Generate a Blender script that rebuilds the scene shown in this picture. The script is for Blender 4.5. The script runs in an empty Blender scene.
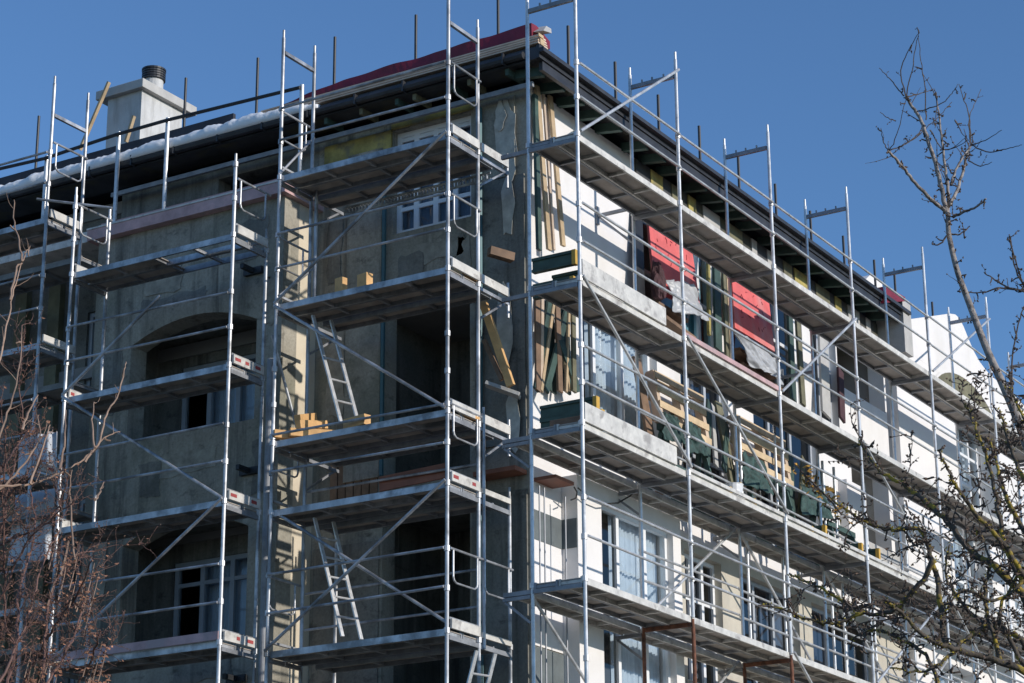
import bpy, bmesh, math, random
from mathutils import Vector, Matrix, noise
random.seed(7)
scene = bpy.context.scene
COL = scene.collection
GZ = -1.7                      # ground level; the camera stands 1.7 m above it, at the origin

# ------------------------------------------------------------------ survey: photo pixel -> point on a real plane
F = 2307.95
RT = Matrix(((0.5239659, -0.8517145, -0.0064955), (-0.2669909, -0.1714823, 0.9483194), (0.8088112, 0.4951528, 0.3172509)))
def ray(px, py):
    return RT.transposed() @ Vector(((px - 512) / F, -(py - 341.5) / F, 1.0))
def onX(px, py, x): d = ray(px, py); return d * (x / d.x)
def onY(px, py, y): d = ray(px, py); return d * (y / d.y)
def onD(px, py, dist): d = ray(px, py); return d * (dist / math.hypot(d.x, d.y))

# ------------------------------------------------------------------ materials
MATS = {}
def mat(name, col, rough=0.7, metal=0.0, var=0.12, scale=3.0, stretch=(1, 1, 1), bump=0.0, bscale=40, spec=0.5, col2=None, c2lo=0.5, c2hi=0.62, s2=1.2, stretch2=None, island=0.0):
    m = bpy.data.materials.new(name); m.use_nodes = True; MATS[name] = m
    nt = m.node_tree; N = nt.nodes; L = nt.links
    b = N['Principled BSDF']; b.inputs['Roughness'].default_value = rough; b.inputs['Metallic'].default_value = metal
    b.inputs['Specular IOR Level'].default_value = spec
    tc = N.new('ShaderNodeTexCoord'); mp = N.new('ShaderNodeMapping'); mp.inputs['Scale'].default_value = stretch
    L.new(tc.outputs['Object'], mp.inputs['Vector'])
    nz = N.new('ShaderNodeTexNoise'); nz.inputs['Scale'].default_value = scale; nz.inputs['Detail'].default_value = 7; nz.inputs['Roughness'].default_value = 0.65
    L.new(mp.outputs[0], nz.inputs['Vector'])
    cr = N.new('ShaderNodeValToRGB')
    a = tuple(max(0, c * (1 - 2 * var)) for c in col) + (1,); z = tuple(min(1, c * (1 + 2 * var)) for c in col) + (1,)
    cr.color_ramp.elements[0].position = 0.3; cr.color_ramp.elements[1].position = 0.7
    cr.color_ramp.elements[0].color = a; cr.color_ramp.elements[1].color = z
    L.new(nz.outputs['Fac'], cr.inputs['Fac']); out = cr.outputs['Color']
    if col2:
        mp2 = N.new('ShaderNodeMapping'); mp2.inputs['Scale'].default_value = stretch2 or (1, 1, 1); mp2.inputs['Location'].default_value = (3.1, 1.7, 5.2)
        L.new(tc.outputs['Object'], mp2.inputs['Vector'])
        n2 = N.new('ShaderNodeTexNoise'); n2.inputs['Scale'].default_value = s2; n2.inputs['Detail'].default_value = 8; n2.inputs['Roughness'].default_value = 0.6
        L.new(mp2.outputs[0], n2.inputs['Vector'])
        mr = N.new('ShaderNodeMapRange'); mr.inputs['From Min'].default_value = c2lo; mr.inputs['From Max'].default_value = c2hi
        L.new(n2.outputs['Fac'], mr.inputs['Value'])
        mx = N.new('ShaderNodeMix'); mx.data_type = 'RGBA'
        L.new(mr.outputs[0], mx.inputs['Factor']); L.new(out, mx.inputs['A']); mx.inputs['B'].default_value = tuple(col2) + (1,)
        out = mx.outputs['Result']
    if island:
        g = N.new('ShaderNodeNewGeometry'); hs = N.new('ShaderNodeHueSaturation'); mr2 = N.new('ShaderNodeMapRange')
        mr2.inputs['To Min'].default_value = 1 - island; mr2.inputs['To Max'].default_value = 1 + island
        L.new(g.outputs['Random Per Island'], mr2.inputs['Value']); L.new(mr2.outputs[0], hs.inputs['Value'])
        L.new(out, hs.inputs['Color']); out = hs.outputs['Color']
    L.new(out, b.inputs['Base Color'])
    rr = N.new('ShaderNodeMapRange'); rr.inputs['To Min'].default_value = max(0.05, rough - 0.12); rr.inputs['To Max'].default_value = min(1, rough + 0.12)
    L.new(nz.outputs['Fac'], rr.inputs['Value']); L.new(rr.outputs[0], b.inputs['Roughness'])
    if bump:
        n3 = N.new('ShaderNodeTexNoise'); n3.inputs['Scale'].default_value = bscale; n3.inputs['Detail'].default_value = 5
        L.new(tc.outputs['Object'], n3.inputs['Vector'])
        bp = N.new('ShaderNodeBump'); bp.inputs['Strength'].default_value = bump; bp.inputs['Distance'].default_value = 0.02
        L.new(n3.outputs['Fac'], bp.inputs['Height']); L.new(bp.outputs[0], b.inputs['Normal'])
    return m
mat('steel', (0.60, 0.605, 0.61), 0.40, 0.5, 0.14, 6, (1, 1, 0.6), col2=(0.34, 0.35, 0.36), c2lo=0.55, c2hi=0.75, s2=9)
mat('steel_shaded', (0.46, 0.47, 0.49), 0.45, 0.5, 0.22, 3.5, (1, 1, 0.5), col2=(0.22, 0.225, 0.235), c2lo=0.48, c2hi=0.60, s2=2.2)  # darker steel, alternating shade on the left poles painted in as bands
mat('steel_dull', (0.27, 0.28, 0.30), 0.55, 0.35, 0.16, 5)
mat('rust', (0.20, 0.085, 0.05), 0.85, 0.1, 0.25, 9, col2=(0.10, 0.05, 0.035), s2=6)
mat('plywood', (0.36, 0.32, 0.285), 0.8, 0, 0.18, 2.5, (1, 1, 1), col2=(0.40, 0.37, 0.34), c2lo=0.54, c2hi=0.7, s2=3.5, island=0.12)
mat('plank_edge', (0.62, 0.60, 0.56), 0.6, 0.15, 0.12, 5, col2=(0.36, 0.34, 0.32), c2lo=0.55, c2hi=0.68, s2=5)
mat('red_edge', (0.36, 0.06, 0.06), 0.6, 0, 0.12, 6)
mat('pink_edge', (0.52, 0.34, 0.34), 0.7, 0, 0.15, 3, col2=(0.40, 0.30, 0.30), s2=2)
mat('white_render', (0.78, 0.755, 0.735), 0.88, 0, 0.025, 1.2, bump=0.15, bscale=60, col2=(0.68, 0.655, 0.62), c2lo=0.56, c2hi=0.76, s2=0.9, stretch2=(1, 1, .4))
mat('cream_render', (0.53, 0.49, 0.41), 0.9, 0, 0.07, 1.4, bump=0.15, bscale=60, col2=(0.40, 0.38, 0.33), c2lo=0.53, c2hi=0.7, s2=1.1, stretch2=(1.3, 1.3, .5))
def raw_render(name, light, mid, dark, moss):
    """unpainted base coat: trowel blotches, pale rubbed patches, rain streaks, damp edges"""
    m = bpy.data.materials.new(name); m.use_nodes = True; MATS[name] = m; nt = m.node_tree; N = nt.nodes; L = nt.links; b = N['Principled BSDF']; b.inputs['Roughness'].default_value = .92
    tc = N.new('ShaderNodeTexCoord')
    def noise_(scale, stretch, detail=8, rough=.6, dist=0.0, off=0):
        mp = N.new('ShaderNodeMapping'); mp.inputs['Scale'].default_value = stretch; mp.inputs['Location'].default_value = (off, off * .7, off * .3); L.new(tc.outputs['Object'], mp.inputs['Vector'])
        n = N.new('ShaderNodeTexNoise'); n.inputs['Scale'].default_value = scale; n.inputs['Detail'].default_value = detail; n.inputs['Roughness'].default_value = rough; n.inputs['Distortion'].default_value = dist
        L.new(mp.outputs[0], n.inputs['Vector']); return n.outputs['Fac']
    def rng(x, a, z):
        q = N.new('ShaderNodeMapRange'); q.inputs['From Min'].default_value = a; q.inputs['From Max'].default_value = z; L.new(x, q.inputs['Value']); return q.outputs[0]
    def mix(f, a, c):
        q = N.new('ShaderNodeMix'); q.data_type = 'RGBA'; L.new(f, q.inputs['Factor'])
        for k, v in (('A', a), ('B', c)):
            if isinstance(v, tuple): q.inputs[k].default_value = v + (1,)
            else: L.new(v, q.inputs[k])
        return q.outputs['Result']
    c = mix(rng(noise_(1.3, (1, 1, .55), dist=.2), .35, .68), mid, light)
    c = mix(rng(noise_(4.2, (.8, .8, 1.3), 10, .7, .3, 4), .55, .70), c, dark)
    c = mix(rng(noise_(1.6, (2.2, 2.2, .16), off=9), .52, .68), c, dark)
    c = mix(rng(noise_(3.1, (2.0, 2.0, .2), off=15), .60, .72), c, light)
    c = mix(rng(noise_(.55, (1, 1, 1), dist=.8, off=21), .55, .72), c, moss)
    sp = rng(noise_(26, (1, 1, 1), 6, .7, off=2), .3, .75)
    q = N.new('ShaderNodeMix'); q.data_type = 'RGBA'; q.blend_type = 'OVERLAY'; q.inputs['Factor'].default_value = .22; L.new(c, q.inputs['A']); L.new(sp, q.inputs['B']); L.new(q.outputs['Result'], b.inputs['Base Color'])
    bp = N.new('ShaderNodeBump'); bp.inputs['Strength'].default_value = .3; bp.inputs['Distance'].default_value = .02; L.new(noise_(14, (1, 1, 1), 8, .65, .4, 6), bp.inputs['Height']); L.new(bp.outputs[0], b.inputs['Normal'])
raw_render('grey_render', (0.41, 0.38, 0.315), (0.262, 0.245, 0.20), (0.13, 0.123, 0.103), (0.185, 0.185, 0.14))
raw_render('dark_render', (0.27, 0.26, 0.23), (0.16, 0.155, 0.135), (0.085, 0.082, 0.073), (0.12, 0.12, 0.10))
mat('return_render', (0.66, 0.58, 0.45), 0.9, 0, 0.06, 1.4, bump=0.15, bscale=60, col2=(0.55, 0.47, 0.36), s2=1.5)
mat('patch', (0.48, 0.46, 0.40), 0.9, 0, 0.15, 5)
mat('patch_grey', (0.31, 0.29, 0.24), 0.9, 0, 0.2, 5, bump=0.2)
mat('insulation_yellow', (0.36, 0.30, 0.10), 0.9, 0, 0.25, 3, col2=(0.22, 0.2, 0.12), s2=3)
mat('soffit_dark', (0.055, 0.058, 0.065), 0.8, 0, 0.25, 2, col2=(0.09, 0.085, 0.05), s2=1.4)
mat('fascia', (0.035, 0.037, 0.043), 0.45, 0.1, 0.2, 4)
mat('roof_felt', (0.03, 0.034, 0.045), 0.8, 0, 0.2, 3)
mat('snow', (0.90, 0.91, 0.93), 0.75, 0, 0.03, 6, bump=0.5, bscale=14)
mat('tarp_red', (0.20, 0.011, 0.033), 0.6, 0, 0.2, 2, bump=0.4, bscale=8)
mat('pine', (0.50, 0.37, 0.225), 0.75, 0, 0.14, 3, (1, 1, 1), island=0.12, bump=0.1)
mat('slat_wood', (0.60, 0.455, 0.29), 0.75, 0, 0.14, 3, island=0.16, bump=0.1)
mat('batten', (0.58, 0.45, 0.34), 0.75, 0, 0.12, 3, island=0.15)
mat('orange_wood', (0.70, 0.41, 0.17), 0.75, 0, 0.15, 4, island=0.12)
mat('brown_wood', (0.22, 0.14, 0.09), 0.8, 0, 0.2, 3, island=0.15)
mat('formply', (0.26, 0.10, 0.06), 0.6, 0, 0.2, 2)
mat('green_wood', (0.045, 0.085, 0.072), 0.7, 0, 0.2, 4, island=0.15)
mat('beam_end', (0.60, 0.36, 0.06), 0.6, 0, 0.1, 6)
mat('olive_wood', (0.17, 0.16, 0.10), 0.8, 0, 0.2, 3, island=0.1)
mat('red_board', (0.68, 0.135, 0.13), 0.75, 0, 0.10, 3, bump=0.25, bscale=9, col2=(0.62, 0.27, 0.26), c2lo=0.5, c2hi=0.72, s2=2.2, stretch2=(1, 1, .5))
mat('board_scuff', (0.36, 0.05, 0.06), 0.8, 0, 0.1, 8)
mat('plastic_grey', (0.46, 0.47, 0.49), 0.4, 0, 0.12, 4, bump=0.4, bscale=15)
mat('plastic_white', (0.74, 0.75, 0.76), 0.45, 0, 0.06, 4, bump=0.4, bscale=15)
mat('netting_green', (0.035, 0.075, 0.068), 0.75, 0, 0.3, 9, bump=0.6, bscale=12)
mat('cloth_dark', (0.07, 0.03, 0.035), 0.8, 0, 0.2, 8)
mat('frame_white', (0.80, 0.81, 0.82), 0.4, 0, 0.03, 3)
mat('frame_grey', (0.40, 0.43, 0.47), 0.5, 0, 0.06, 3)
mat('curtain', (0.66, 0.69, 0.74), 0.8, 0, 0.06, 3)
mat('curtain_blue', (0.30, 0.34, 0.42), 0.8, 0, 0.1, 3)
mat('teal_film', (0.20, 0.42, 0.50), 0.45, 0, 0.12, 3)
mat('bar_black', (0.03, 0.032, 0.036), 0.5, 0.3, 0.2, 6)
mat('cable', (0.02, 0.02, 0.02), 0.6)
mat('teal_pipe', (0.05, 0.13, 0.15), 0.5, 0.1, 0.1, 5)
mat('chimney_render', (0.56, 0.56, 0.55), 0.85, 0, 0.08, 2, bump=0.2, col2=(0.38, 0.375, 0.36), c2lo=0.5, c2hi=0.72, s2=3, stretch2=(2, 2, .35))
mat('chimney_side', (0.50, 0.51, 0.52), 0.85, 0, 0.06, 2, bump=0.15)
mat('concrete', (0.46, 0.45, 0.43), 0.85, 0, 0.08, 3, bump=0.2)
mat('room', (0.30, 0.29, 0.28), 0.9, 0, 0.1, 1)
mat('earth', (0.085, 0.085, 0.06), 0.95, 0, 0.2, 0.6, bump=0.4, bscale=6)
mat('bark', (0.30, 0.265, 0.24), 0.85, 0, 0.2, 14, bump=0.4, bscale=60, col2=(0.13, 0.11, 0.10), c2lo=0.48, c2hi=0.6, s2=18)
mat('bark_dark', (0.095, 0.074, 0.062), 0.85, 0, 0.25, 14, bump=0.3)
mat('bark_lichen', (0.085, 0.068, 0.052), 0.9, 0, 0.25, 14, bump=0.4, bscale=60, col2=(0.36, 0.26, 0.035), c2lo=0.515, c2hi=0.6, s2=9)
mat('bud', (0.10, 0.065, 0.045), 0.8, 0, 0.3, 20, island=0.4)
mat('lichen', (0.36, 0.28, 0.04), 0.9, 0, 0.3, 20, island=0.4)
mat('twig_red', (0.15, 0.08, 0.064), 0.75, 0, 0.2, 8, island=0.3)
mat('twig_tan', (0.30, 0.20, 0.145), 0.75, 0, 0.2, 8, island=0.25)
mat('dry_leaf', (0.25, 0.12, 0.07), 0.8, 0, 0.3, 9, island=0.45)
mat('yellow_leaf', (0.42, 0.22, 0.03), 0.8, 0, 0.3, 9, island=0.4)
mat('dark_band', (0.13, 0.15, 0.155), 0.85, 0, 0.12, 3)
mat('label_white', (0.7, 0.7, 0.7), 0.6)

def glass(name, tint, rough=0.03, refl=1.0):
    m = bpy.data.materials.new(name); m.use_nodes = True; MATS[name] = m
    nt = m.node_tree; N = nt.nodes; L = nt.links; N.remove(N['Principled BSDF'])
    o = N['Material Output']; t = N.new('ShaderNodeBsdfTransparent'); t.inputs[0].default_value = tint + (1,)
    g = N.new('ShaderNodeBsdfGlossy'); g.inputs['Roughness'].default_value = rough
    fr = N.new('ShaderNodeFresnel'); fr.inputs[0].default_value = 1.6
    tc = N.new('ShaderNodeTexCoord'); nz = N.new('ShaderNodeTexNoise'); nz.inputs['Scale'].default_value = 1.5
    bp = N.new('ShaderNodeBump'); bp.inputs['Strength'].default_value = 0.06; L.new(tc.outputs['Object'], nz.inputs['Vector']); L.new(nz.outputs['Fac'], bp.inputs['Height'])
    L.new(bp.outputs[0], g.inputs['Normal'])
    mth = N.new('ShaderNodeMath'); mth.operation = 'MULTIPLY'; mth.inputs[1].default_value = refl; mth.use_clamp = True
    mx = N.new('ShaderNodeMixShader'); L.new(fr.outputs[0], mth.inputs[0]); L.new(mth.outputs[0], mx.inputs[0]); L.new(t.outputs[0], mx.inputs[1]); L.new(g.outputs[0], mx.inputs[2])
    L.new(mx.outputs[0], o.inputs['Surface'])
glass('glass', (0.75, 0.82, 0.86), refl=1.0)
glass('glass_dark', (0.35, 0.38, 0.42), refl=1.1)

# ------------------------------------------------------------------ mesh collector
class MB:
    def __init__(s): s.v = []; s.f = []
    def add(s, vs, fs):
        n = len(s.v); s.v += [Vector(v) for v in vs]; s.f += [tuple(n + i for i in f) for f in fs]; return s
    def box(s, a, b):
        x0, y0, z0 = (min(a[i], b[i]) for i in range(3)); x1, y1, z1 = (max(a[i], b[i]) for i in range(3))
        return s.add([(x0,y0,z0),(x1,y0,z0),(x1,y1,z0),(x0,y1,z0),(x0,y0,z1),(x1,y0,z1),(x1,y1,z1),(x0,y1,z1)],
                     [(0,3,2,1),(4,5,6,7),(0,1,5,4),(1,2,6,5),(2,3,7,6),(3,0,4,7)])
    def bar(s, p, q, w, h, up=(0, 0, 1)):
        p = Vector(p); q = Vector(q); d = (q - p).normalized(); u = Vector(up)
        if abs(d.dot(u)) > 0.98: u = Vector((0, 1, 0))
        r = d.cross(u).normalized(); u = r.cross(d).normalized()
        c = [r * (w / 2) * i + u * (h / 2) * j for i, j in ((-1, -1), (1, -1), (1, 1), (-1, 1))]
        return s.add([p + k for k in c] + [q + k for k in c], [(3,2,1,0),(4,5,6,7),(0,1,5,4),(1,2,6,5),(2,3,7,6),(3,0,4,7)])
    def tube(s, pts, r, n=8, cap=True):
        pts = [Vector(p) for p in pts]; R = r if isinstance(r, (list, tuple)) else [r] * len(pts)
        vs = []; fs = []; m = len(pts); pr = None
        for i, p in enumerate(pts):
            d = (pts[min(i + 1, m - 1)] - pts[max(i - 1, 0)])
            d = d.normalized() if d.length > 1e-9 else Vector((0, 0, 1))
            if pr is None:
                u = Vector((0, 0, 1)) if abs(d.z) < 0.9 else Vector((1, 0, 0)); pr = d.cross(u).normalized()
            pr = (pr - d * pr.dot(d)).normalized(); o = d.cross(pr)
            for k in range(n):
                a = 2 * math.pi * k / n; vs.append(p + (pr * math.cos(a) + o * math.sin(a)) * R[i])
        for i in range(m - 1):
            for k in range(n):
                a = i * n + k; b = i * n + (k + 1) % n; fs.append((a, b, b + n, a + n))
        if cap: fs.append(tuple(reversed(range(n)))); fs.append(tuple((m - 1) * n + k for k in range(n)))
        return s.add(vs, fs)
    def quad(s, a, b, c, d): return s.add([a, b, c, d], [(0, 1, 2, 3)])
    def prism(s, poly, off):
        n = len(poly); off = Vector(off); a = [Vector(p) for p in poly]
        return s.add(a + [p + off for p in a], [tuple(range(n)), tuple(reversed(range(n, 2 * n)))] + [(i, i + n, (i + 1) % n + n, (i + 1) % n) for i in range(n)])
    def build(s, name, m, parent=None, bevel=0.0, smooth=False, fix=True):
        me = bpy.data.meshes.new(name)
        if parent is not None:
            org = Vector(parent.get('_org', (0, 0, 0)))
        else:
            xs = [v.x for v in s.v]; ys = [v.y for v in s.v]; zs = [v.z for v in s.v]
            org = Vector(((min(xs) + max(xs)) / 2, (min(ys) + max(ys)) / 2, min(zs)))
        me.from_pydata([v - org for v in s.v], [], s.f)
        if fix:
            bm = bmesh.new(); bm.from_mesh(me); bmesh.ops.recalc_face_normals(bm, faces=bm.faces); bm.to_mesh(me); bm.free()
        me.materials.append(MATS[m])
        o = bpy.data.objects.new(name, me); COL.objects.link(o); o['_org'] = tuple(org)
        if parent is not None: o.parent = parent
        else: o.location = org
        if smooth:
            for p in me.polygons: p.use_smooth = True
        if bevel:
            md = o.modifiers.new('bevel', 'BEVEL'); md.width = bevel; md.segments = 2; md.limit_method = 'ANGLE'
        return o
def tag(o, label=None, cat=None, group=None, kind=None):
    if label: o['label'] = label
    if cat: o['category'] = cat
    if group: o['group'] = group
    if kind: o['kind'] = kind
    return o
def empty(name, loc, label, cat, group=None):
    o = bpy.data.objects.new(name, None); COL.objects.link(o); o.location = loc; o['_org'] = tuple(loc); o.empty_display_size = 0.3
    return tag(o, label, cat, group)
def lerp(a, b, t): return Vector(a) + (Vector(b) - Vector(a)) * t

# ------------------------------------------------------------------ key planes (metres, camera at origin)
YO, YI, YW = 13.80, 14.55, 15.15          # right scaffold outer / inner posts, right wall
XW, XB = 25.20, 24.40                      # corner wall on the left facade, projecting bay front
XL, XLI = 23.40, 24.13                     # corner scaffold outer / inner posts
XF, XFI = 22.90, 23.63                     # scaffold round the projecting bay
RX = [24.22, 27.11, 30.18, 33.18, 36.50, 39.65, 42.9]
RZ = [12.22, 10.20, 8.27, 6.27, 4.25]
XE, YE, ZE = 24.70, 14.66, 13.90           # eave lines
GABX = 37.75

# ------------------------------------------------------------------ ground
g = MB().quad((-400, -400, GZ), (600, -400, GZ), (600, 600, GZ), (-400, 600, GZ)).build('ground', 'earth'); tag(g, kind='structure')

# ------------------------------------------------------------------ building
bld = empty('apartment_building', (XW, YW, GZ), 'unfinished apartment building with raw grey and white walls behind the scaffolding', 'building')
def P3(ax, c, a, z): return (c, a, z) if ax == 'X' else (a, c, z)
def wall(ax, c, a0, a1, z0, z1, holes, th, m, parent=bld, name='wall', arch=None):
    """wall sheet with rectangular openings (a0,a1,z0,z1); front face at c, body goes th behind"""
    A = sorted({a0, a1, *[h[0] for h in holes], *[h[1] for h in holes]}); Z = sorted({z0, z1, *[h[2] for h in holes], *[h[3] for h in holes]})
    b = MB()
    for cc in (c, c + th):
        for i in range(len(A) - 1):
            for j in range(len(Z) - 1):
                am = (A[i] + A[i + 1]) / 2; zm = (Z[j] + Z[j + 1]) / 2
                if any(h[0] < am < h[1] and h[2] < zm < h[3] for h in holes): continue
                b.quad(P3(ax, cc, A[i], Z[j]), P3(ax, cc, A[i + 1], Z[j]), P3(ax, cc, A[i + 1], Z[j + 1]), P3(ax, cc, A[i], Z[j + 1]))
    for h in list(holes) + [(a0, a1, z0, z1)]:
        for (p, q) in (((h[0], h[2]), (h[1], h[2])), ((h[1], h[2]), (h[1], h[3])), ((h[1], h[3]), (h[0], h[3])), ((h[0], h[3]), (h[0], h[2]))):
            b.quad(P3(ax, c, *p), P3(ax, c, *q), P3(ax, c + th, *q), P3(ax, c + th, *p))
    for (l, r, zs, zt) in (arch or []):       # fill above an arc inside a rectangular hole
        n = 18; mid = (l + r) / 2; hw = (r - l) / 2
        for i in range(n):
            u0 = -1 + 2 * i / n; u1 = -1 + 2 * (i + 1) / n
            y0 = zs + (zt - zs) * (1 - u0 * u0) - .004; y1 = zs + (zt - zs) * (1 - u1 * u1) - .004
            p = [(mid + u0 * hw, y0), (mid + u1 * hw, y1), (mid + u1 * hw, zt), (mid + u0 * hw, zt)]
            b.quad(*[P3(ax, c, *k) for k in p]); b.quad(*[P3(ax, c + th, *k) for k in p])
            b.quad(P3(ax, c, *p[0]), P3(ax, c, *p[1]), P3(ax, c + th, *p[1]), P3(ax, c + th, *p[0]))
    return b.build(name, m, parent, fix=False)
def window(ax, c, a0, a1, z0, z1, mul=(), tra=(), fm='frame_white', gm='glass', curtain=None, parent=bld, fw=0.07, label=None):
    """frame with mullions / transoms (fractions), one pane, optional curtain; c = front of the frame"""
    b = MB(); d = 0.08
    b.box(P3(ax, c, a0, z0), P3(ax, c + d, a0 + fw, z1)); b.box(P3(ax, c, a1 - fw, z0), P3(ax, c + d, a1, z1))
    b.box(P3(ax, c, a0 + fw, z0), P3(ax, c + d, a1 - fw, z0 + fw)); b.box(P3(ax, c, a0 + fw, z1 - fw), P3(ax, c + d, a1 - fw, z1))
    for t in mul:
        a = a0 + (a1 - a0) * t; b.box(P3(ax, c + .003, a - fw * .55, z0 + fw), P3(ax, c + d - .003, a + fw * .55, z1 - fw))
    for t in tra:
        z = z0 + (z1 - z0) * t; b.box(P3(ax, c + .006, a0 + fw, z - fw * .4), P3(ax, c + d - .006, a1 - fw, z + fw * .4))
    o = b.build('window', fm, parent); 
    if label: o['label'] = label
    ql = [P3(ax, c + d * .5, a0 + fw, z0 + fw), P3(ax, c + d * .5, a1 - fw, z0 + fw), P3(ax, c + d * .5, a1 - fw, z1 - fw), P3(ax, c + d * .5, a0 + fw, z1 - fw)]
    MB().quad(*(ql if ax == 'Y' else ql[::-1])).build('pane', gm, o, fix=False)
    if curtain:
        cm, l, r = curtain; n = 60; vs = []; fs = []
        for i in range(n + 1):
            a = a0 + (a1 - a0) * (l + (r - l) * i / n); dd = c + 0.17 + 0.025 * math.sin(i * 1.35) + .012 * math.sin(i * .37)
            vs += [P3(ax, dd, a, z0 + .03), P3(ax, dd, a, z1 - .02)]
        for i in range(n): fs.append((2 * i, 2 * i + 2, 2 * i + 3, 2 * i + 1))
        MB().add(vs, fs).build('curtain', cm, o, smooth=True, fix=False)
    return o

# right facade, storey by storey: (X0, X1, Z0, Z1)
A1 = (28.22, 31.05, 11.12, 13.2); A2 = (31.40, 34.15, 11.12, 13.2); A3 = (34.55, 35.55, 11.0, 13.2); A4 = (35.6, 37.68, 11.98, 13.15)
B1 = (26.62, 28.85, 8.55, 10.85); B2 = (29.6, 31.2, 8.5, 10.85); B3 = (32.1, 34.6, 8.5, 10.85); B4 = (35.96, 37.6, 9.3, 10.85)
C1 = (26.60, 28.68, 5.35, 7.90); C2 = (29.55, 30.75, 5.9, 7.85); C3 = (31.4, 33.5, 5.5, 7.85); C4 = (34.0, 36.5, 5.5, 7.85)
D1 = (27.0, 28.6, 2.3, 4.8); D2 = (30.2, 32.2, 2.3, 4.8); D3 = (33.6, 35.4, 2.9, 4.8)
wall('Y', YW, XW + .004, GABX, 8.0, 13.62, [A1, A2, A3, A4, B1, B2, B3, B4], 0.3, 'white_render')
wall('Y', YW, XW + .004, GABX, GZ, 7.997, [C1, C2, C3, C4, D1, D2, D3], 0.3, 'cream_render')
BX0, BX1, BYF = 25.95, 28.92, 14.88         # shallow bay of the lower storeys
wall('Y', BYF, BX0, BX1, GZ, 8.12, [C1, D1], YW - BYF - .003, 'white_render', name='bay_wall')
MB().box((XW + .02, YW - .022, 5.72), (BX0 - .003, YW - .001, 7.996)).build('plaster_band', 'white_render', bld)
MB().box((XW + .02, YW - .03, 7.12), (BX0 - .004, YW - .0225, 7.52)).build('dark_band', 'dark_band', bld)  # dark grey-blue bands laid over the wall and round the inside corner
MB().box((BX0 - .012, BYF + .01, 7.12), (BX0 - .001, YW - .032, 7.52)).build('dark_band', 'dark_band', bld)
MB().box((XW + .02, YW - .03, 5.0), (BX0 - .004, YW - .0225, 5.7)).build('dark_band', 'dark_band', bld)
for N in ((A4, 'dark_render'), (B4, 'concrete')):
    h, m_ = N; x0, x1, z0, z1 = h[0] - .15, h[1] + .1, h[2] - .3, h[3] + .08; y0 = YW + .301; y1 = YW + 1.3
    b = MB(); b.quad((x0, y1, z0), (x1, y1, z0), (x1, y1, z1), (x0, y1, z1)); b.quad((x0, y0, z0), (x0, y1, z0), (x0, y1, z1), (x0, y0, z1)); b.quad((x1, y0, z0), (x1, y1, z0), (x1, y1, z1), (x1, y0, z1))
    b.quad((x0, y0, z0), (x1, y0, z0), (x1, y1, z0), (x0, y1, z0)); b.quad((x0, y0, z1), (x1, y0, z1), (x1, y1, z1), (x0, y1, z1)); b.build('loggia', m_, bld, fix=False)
yf = YW + .12
window('Y', yf, *A1, mul=(.33, .62, .82), tra=(.42,), fm='frame_white', gm='glass', curtain=('teal_film', .55, .95))
window('Y', yf, *A2, mul=(.35, .52, .74), tra=(.5,), fm='frame_white', gm='glass_dark', curtain=('curtain', .5, .72))
window('Y', yf, *A3, mul=(.5,), fm='frame_grey', gm='glass_dark')
window('Y', yf, *B1, mul=(.25, .62), tra=(.24,), fm='frame_white', gm='glass', curtain=('curtain', .26, .97))
window('Y', yf, *B2, mul=(.3, .65), tra=(.4,), fm='frame_grey', gm='glass_dark', curtain=('curtain', .4, .6))
window('Y', yf, *B3, mul=(.33, .66), tra=(.3,), fm='frame_grey', gm='glass_dark')
window('Y', BYF + .1, *C1, mul=(.3, .68), fm='frame_white', gm='glass', curtain=('curtain', .32, .98))
for w, cu, tr, fm in ((C2, ('curtain_blue', .05, .48), (.66,), 'frame_white'), (C3, ('curtain', .6, .97), (), 'frame_grey'), (C4, ('curtain_blue', .04, .5), (.4,), 'frame_grey')): window('Y', yf, *w, mul=(.33, .66), tra=tr, fm=fm, gm='glass_dark', curtain=cu)
for w in (D1, D2, D3): window('Y', yf if w != D1 else BYF + .1, *w, mul=(.5,), fm='frame_grey', gm='glass_dark')
for w in (C2, C3, C4): MB().box((w[0] - .08, YW - .07, w[2] - .05), (w[1] + .08, YW + .11, w[2] - .003)).build('sill', 'concrete', bld)
for w in (A1, A2): MB().box((w[0] - .05, YW - .06, w[2] - .06), (w[1] + .05, YW + .11, w[2] - .003)).build('sill', 'concrete', bld)
# white piers and dark infill panels of the second-storey balcony strip
for x0, x1, z0, z1, m in ((35.35, 35.95, 8.3, 10.2, 'white_render'), (35.96, 37.7, 8.3, 9.28, 'concrete')):
    MB().box((x0, YW - .16, z0), (x1, YW - .002, z1)).build('parapet', m, bld)

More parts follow.
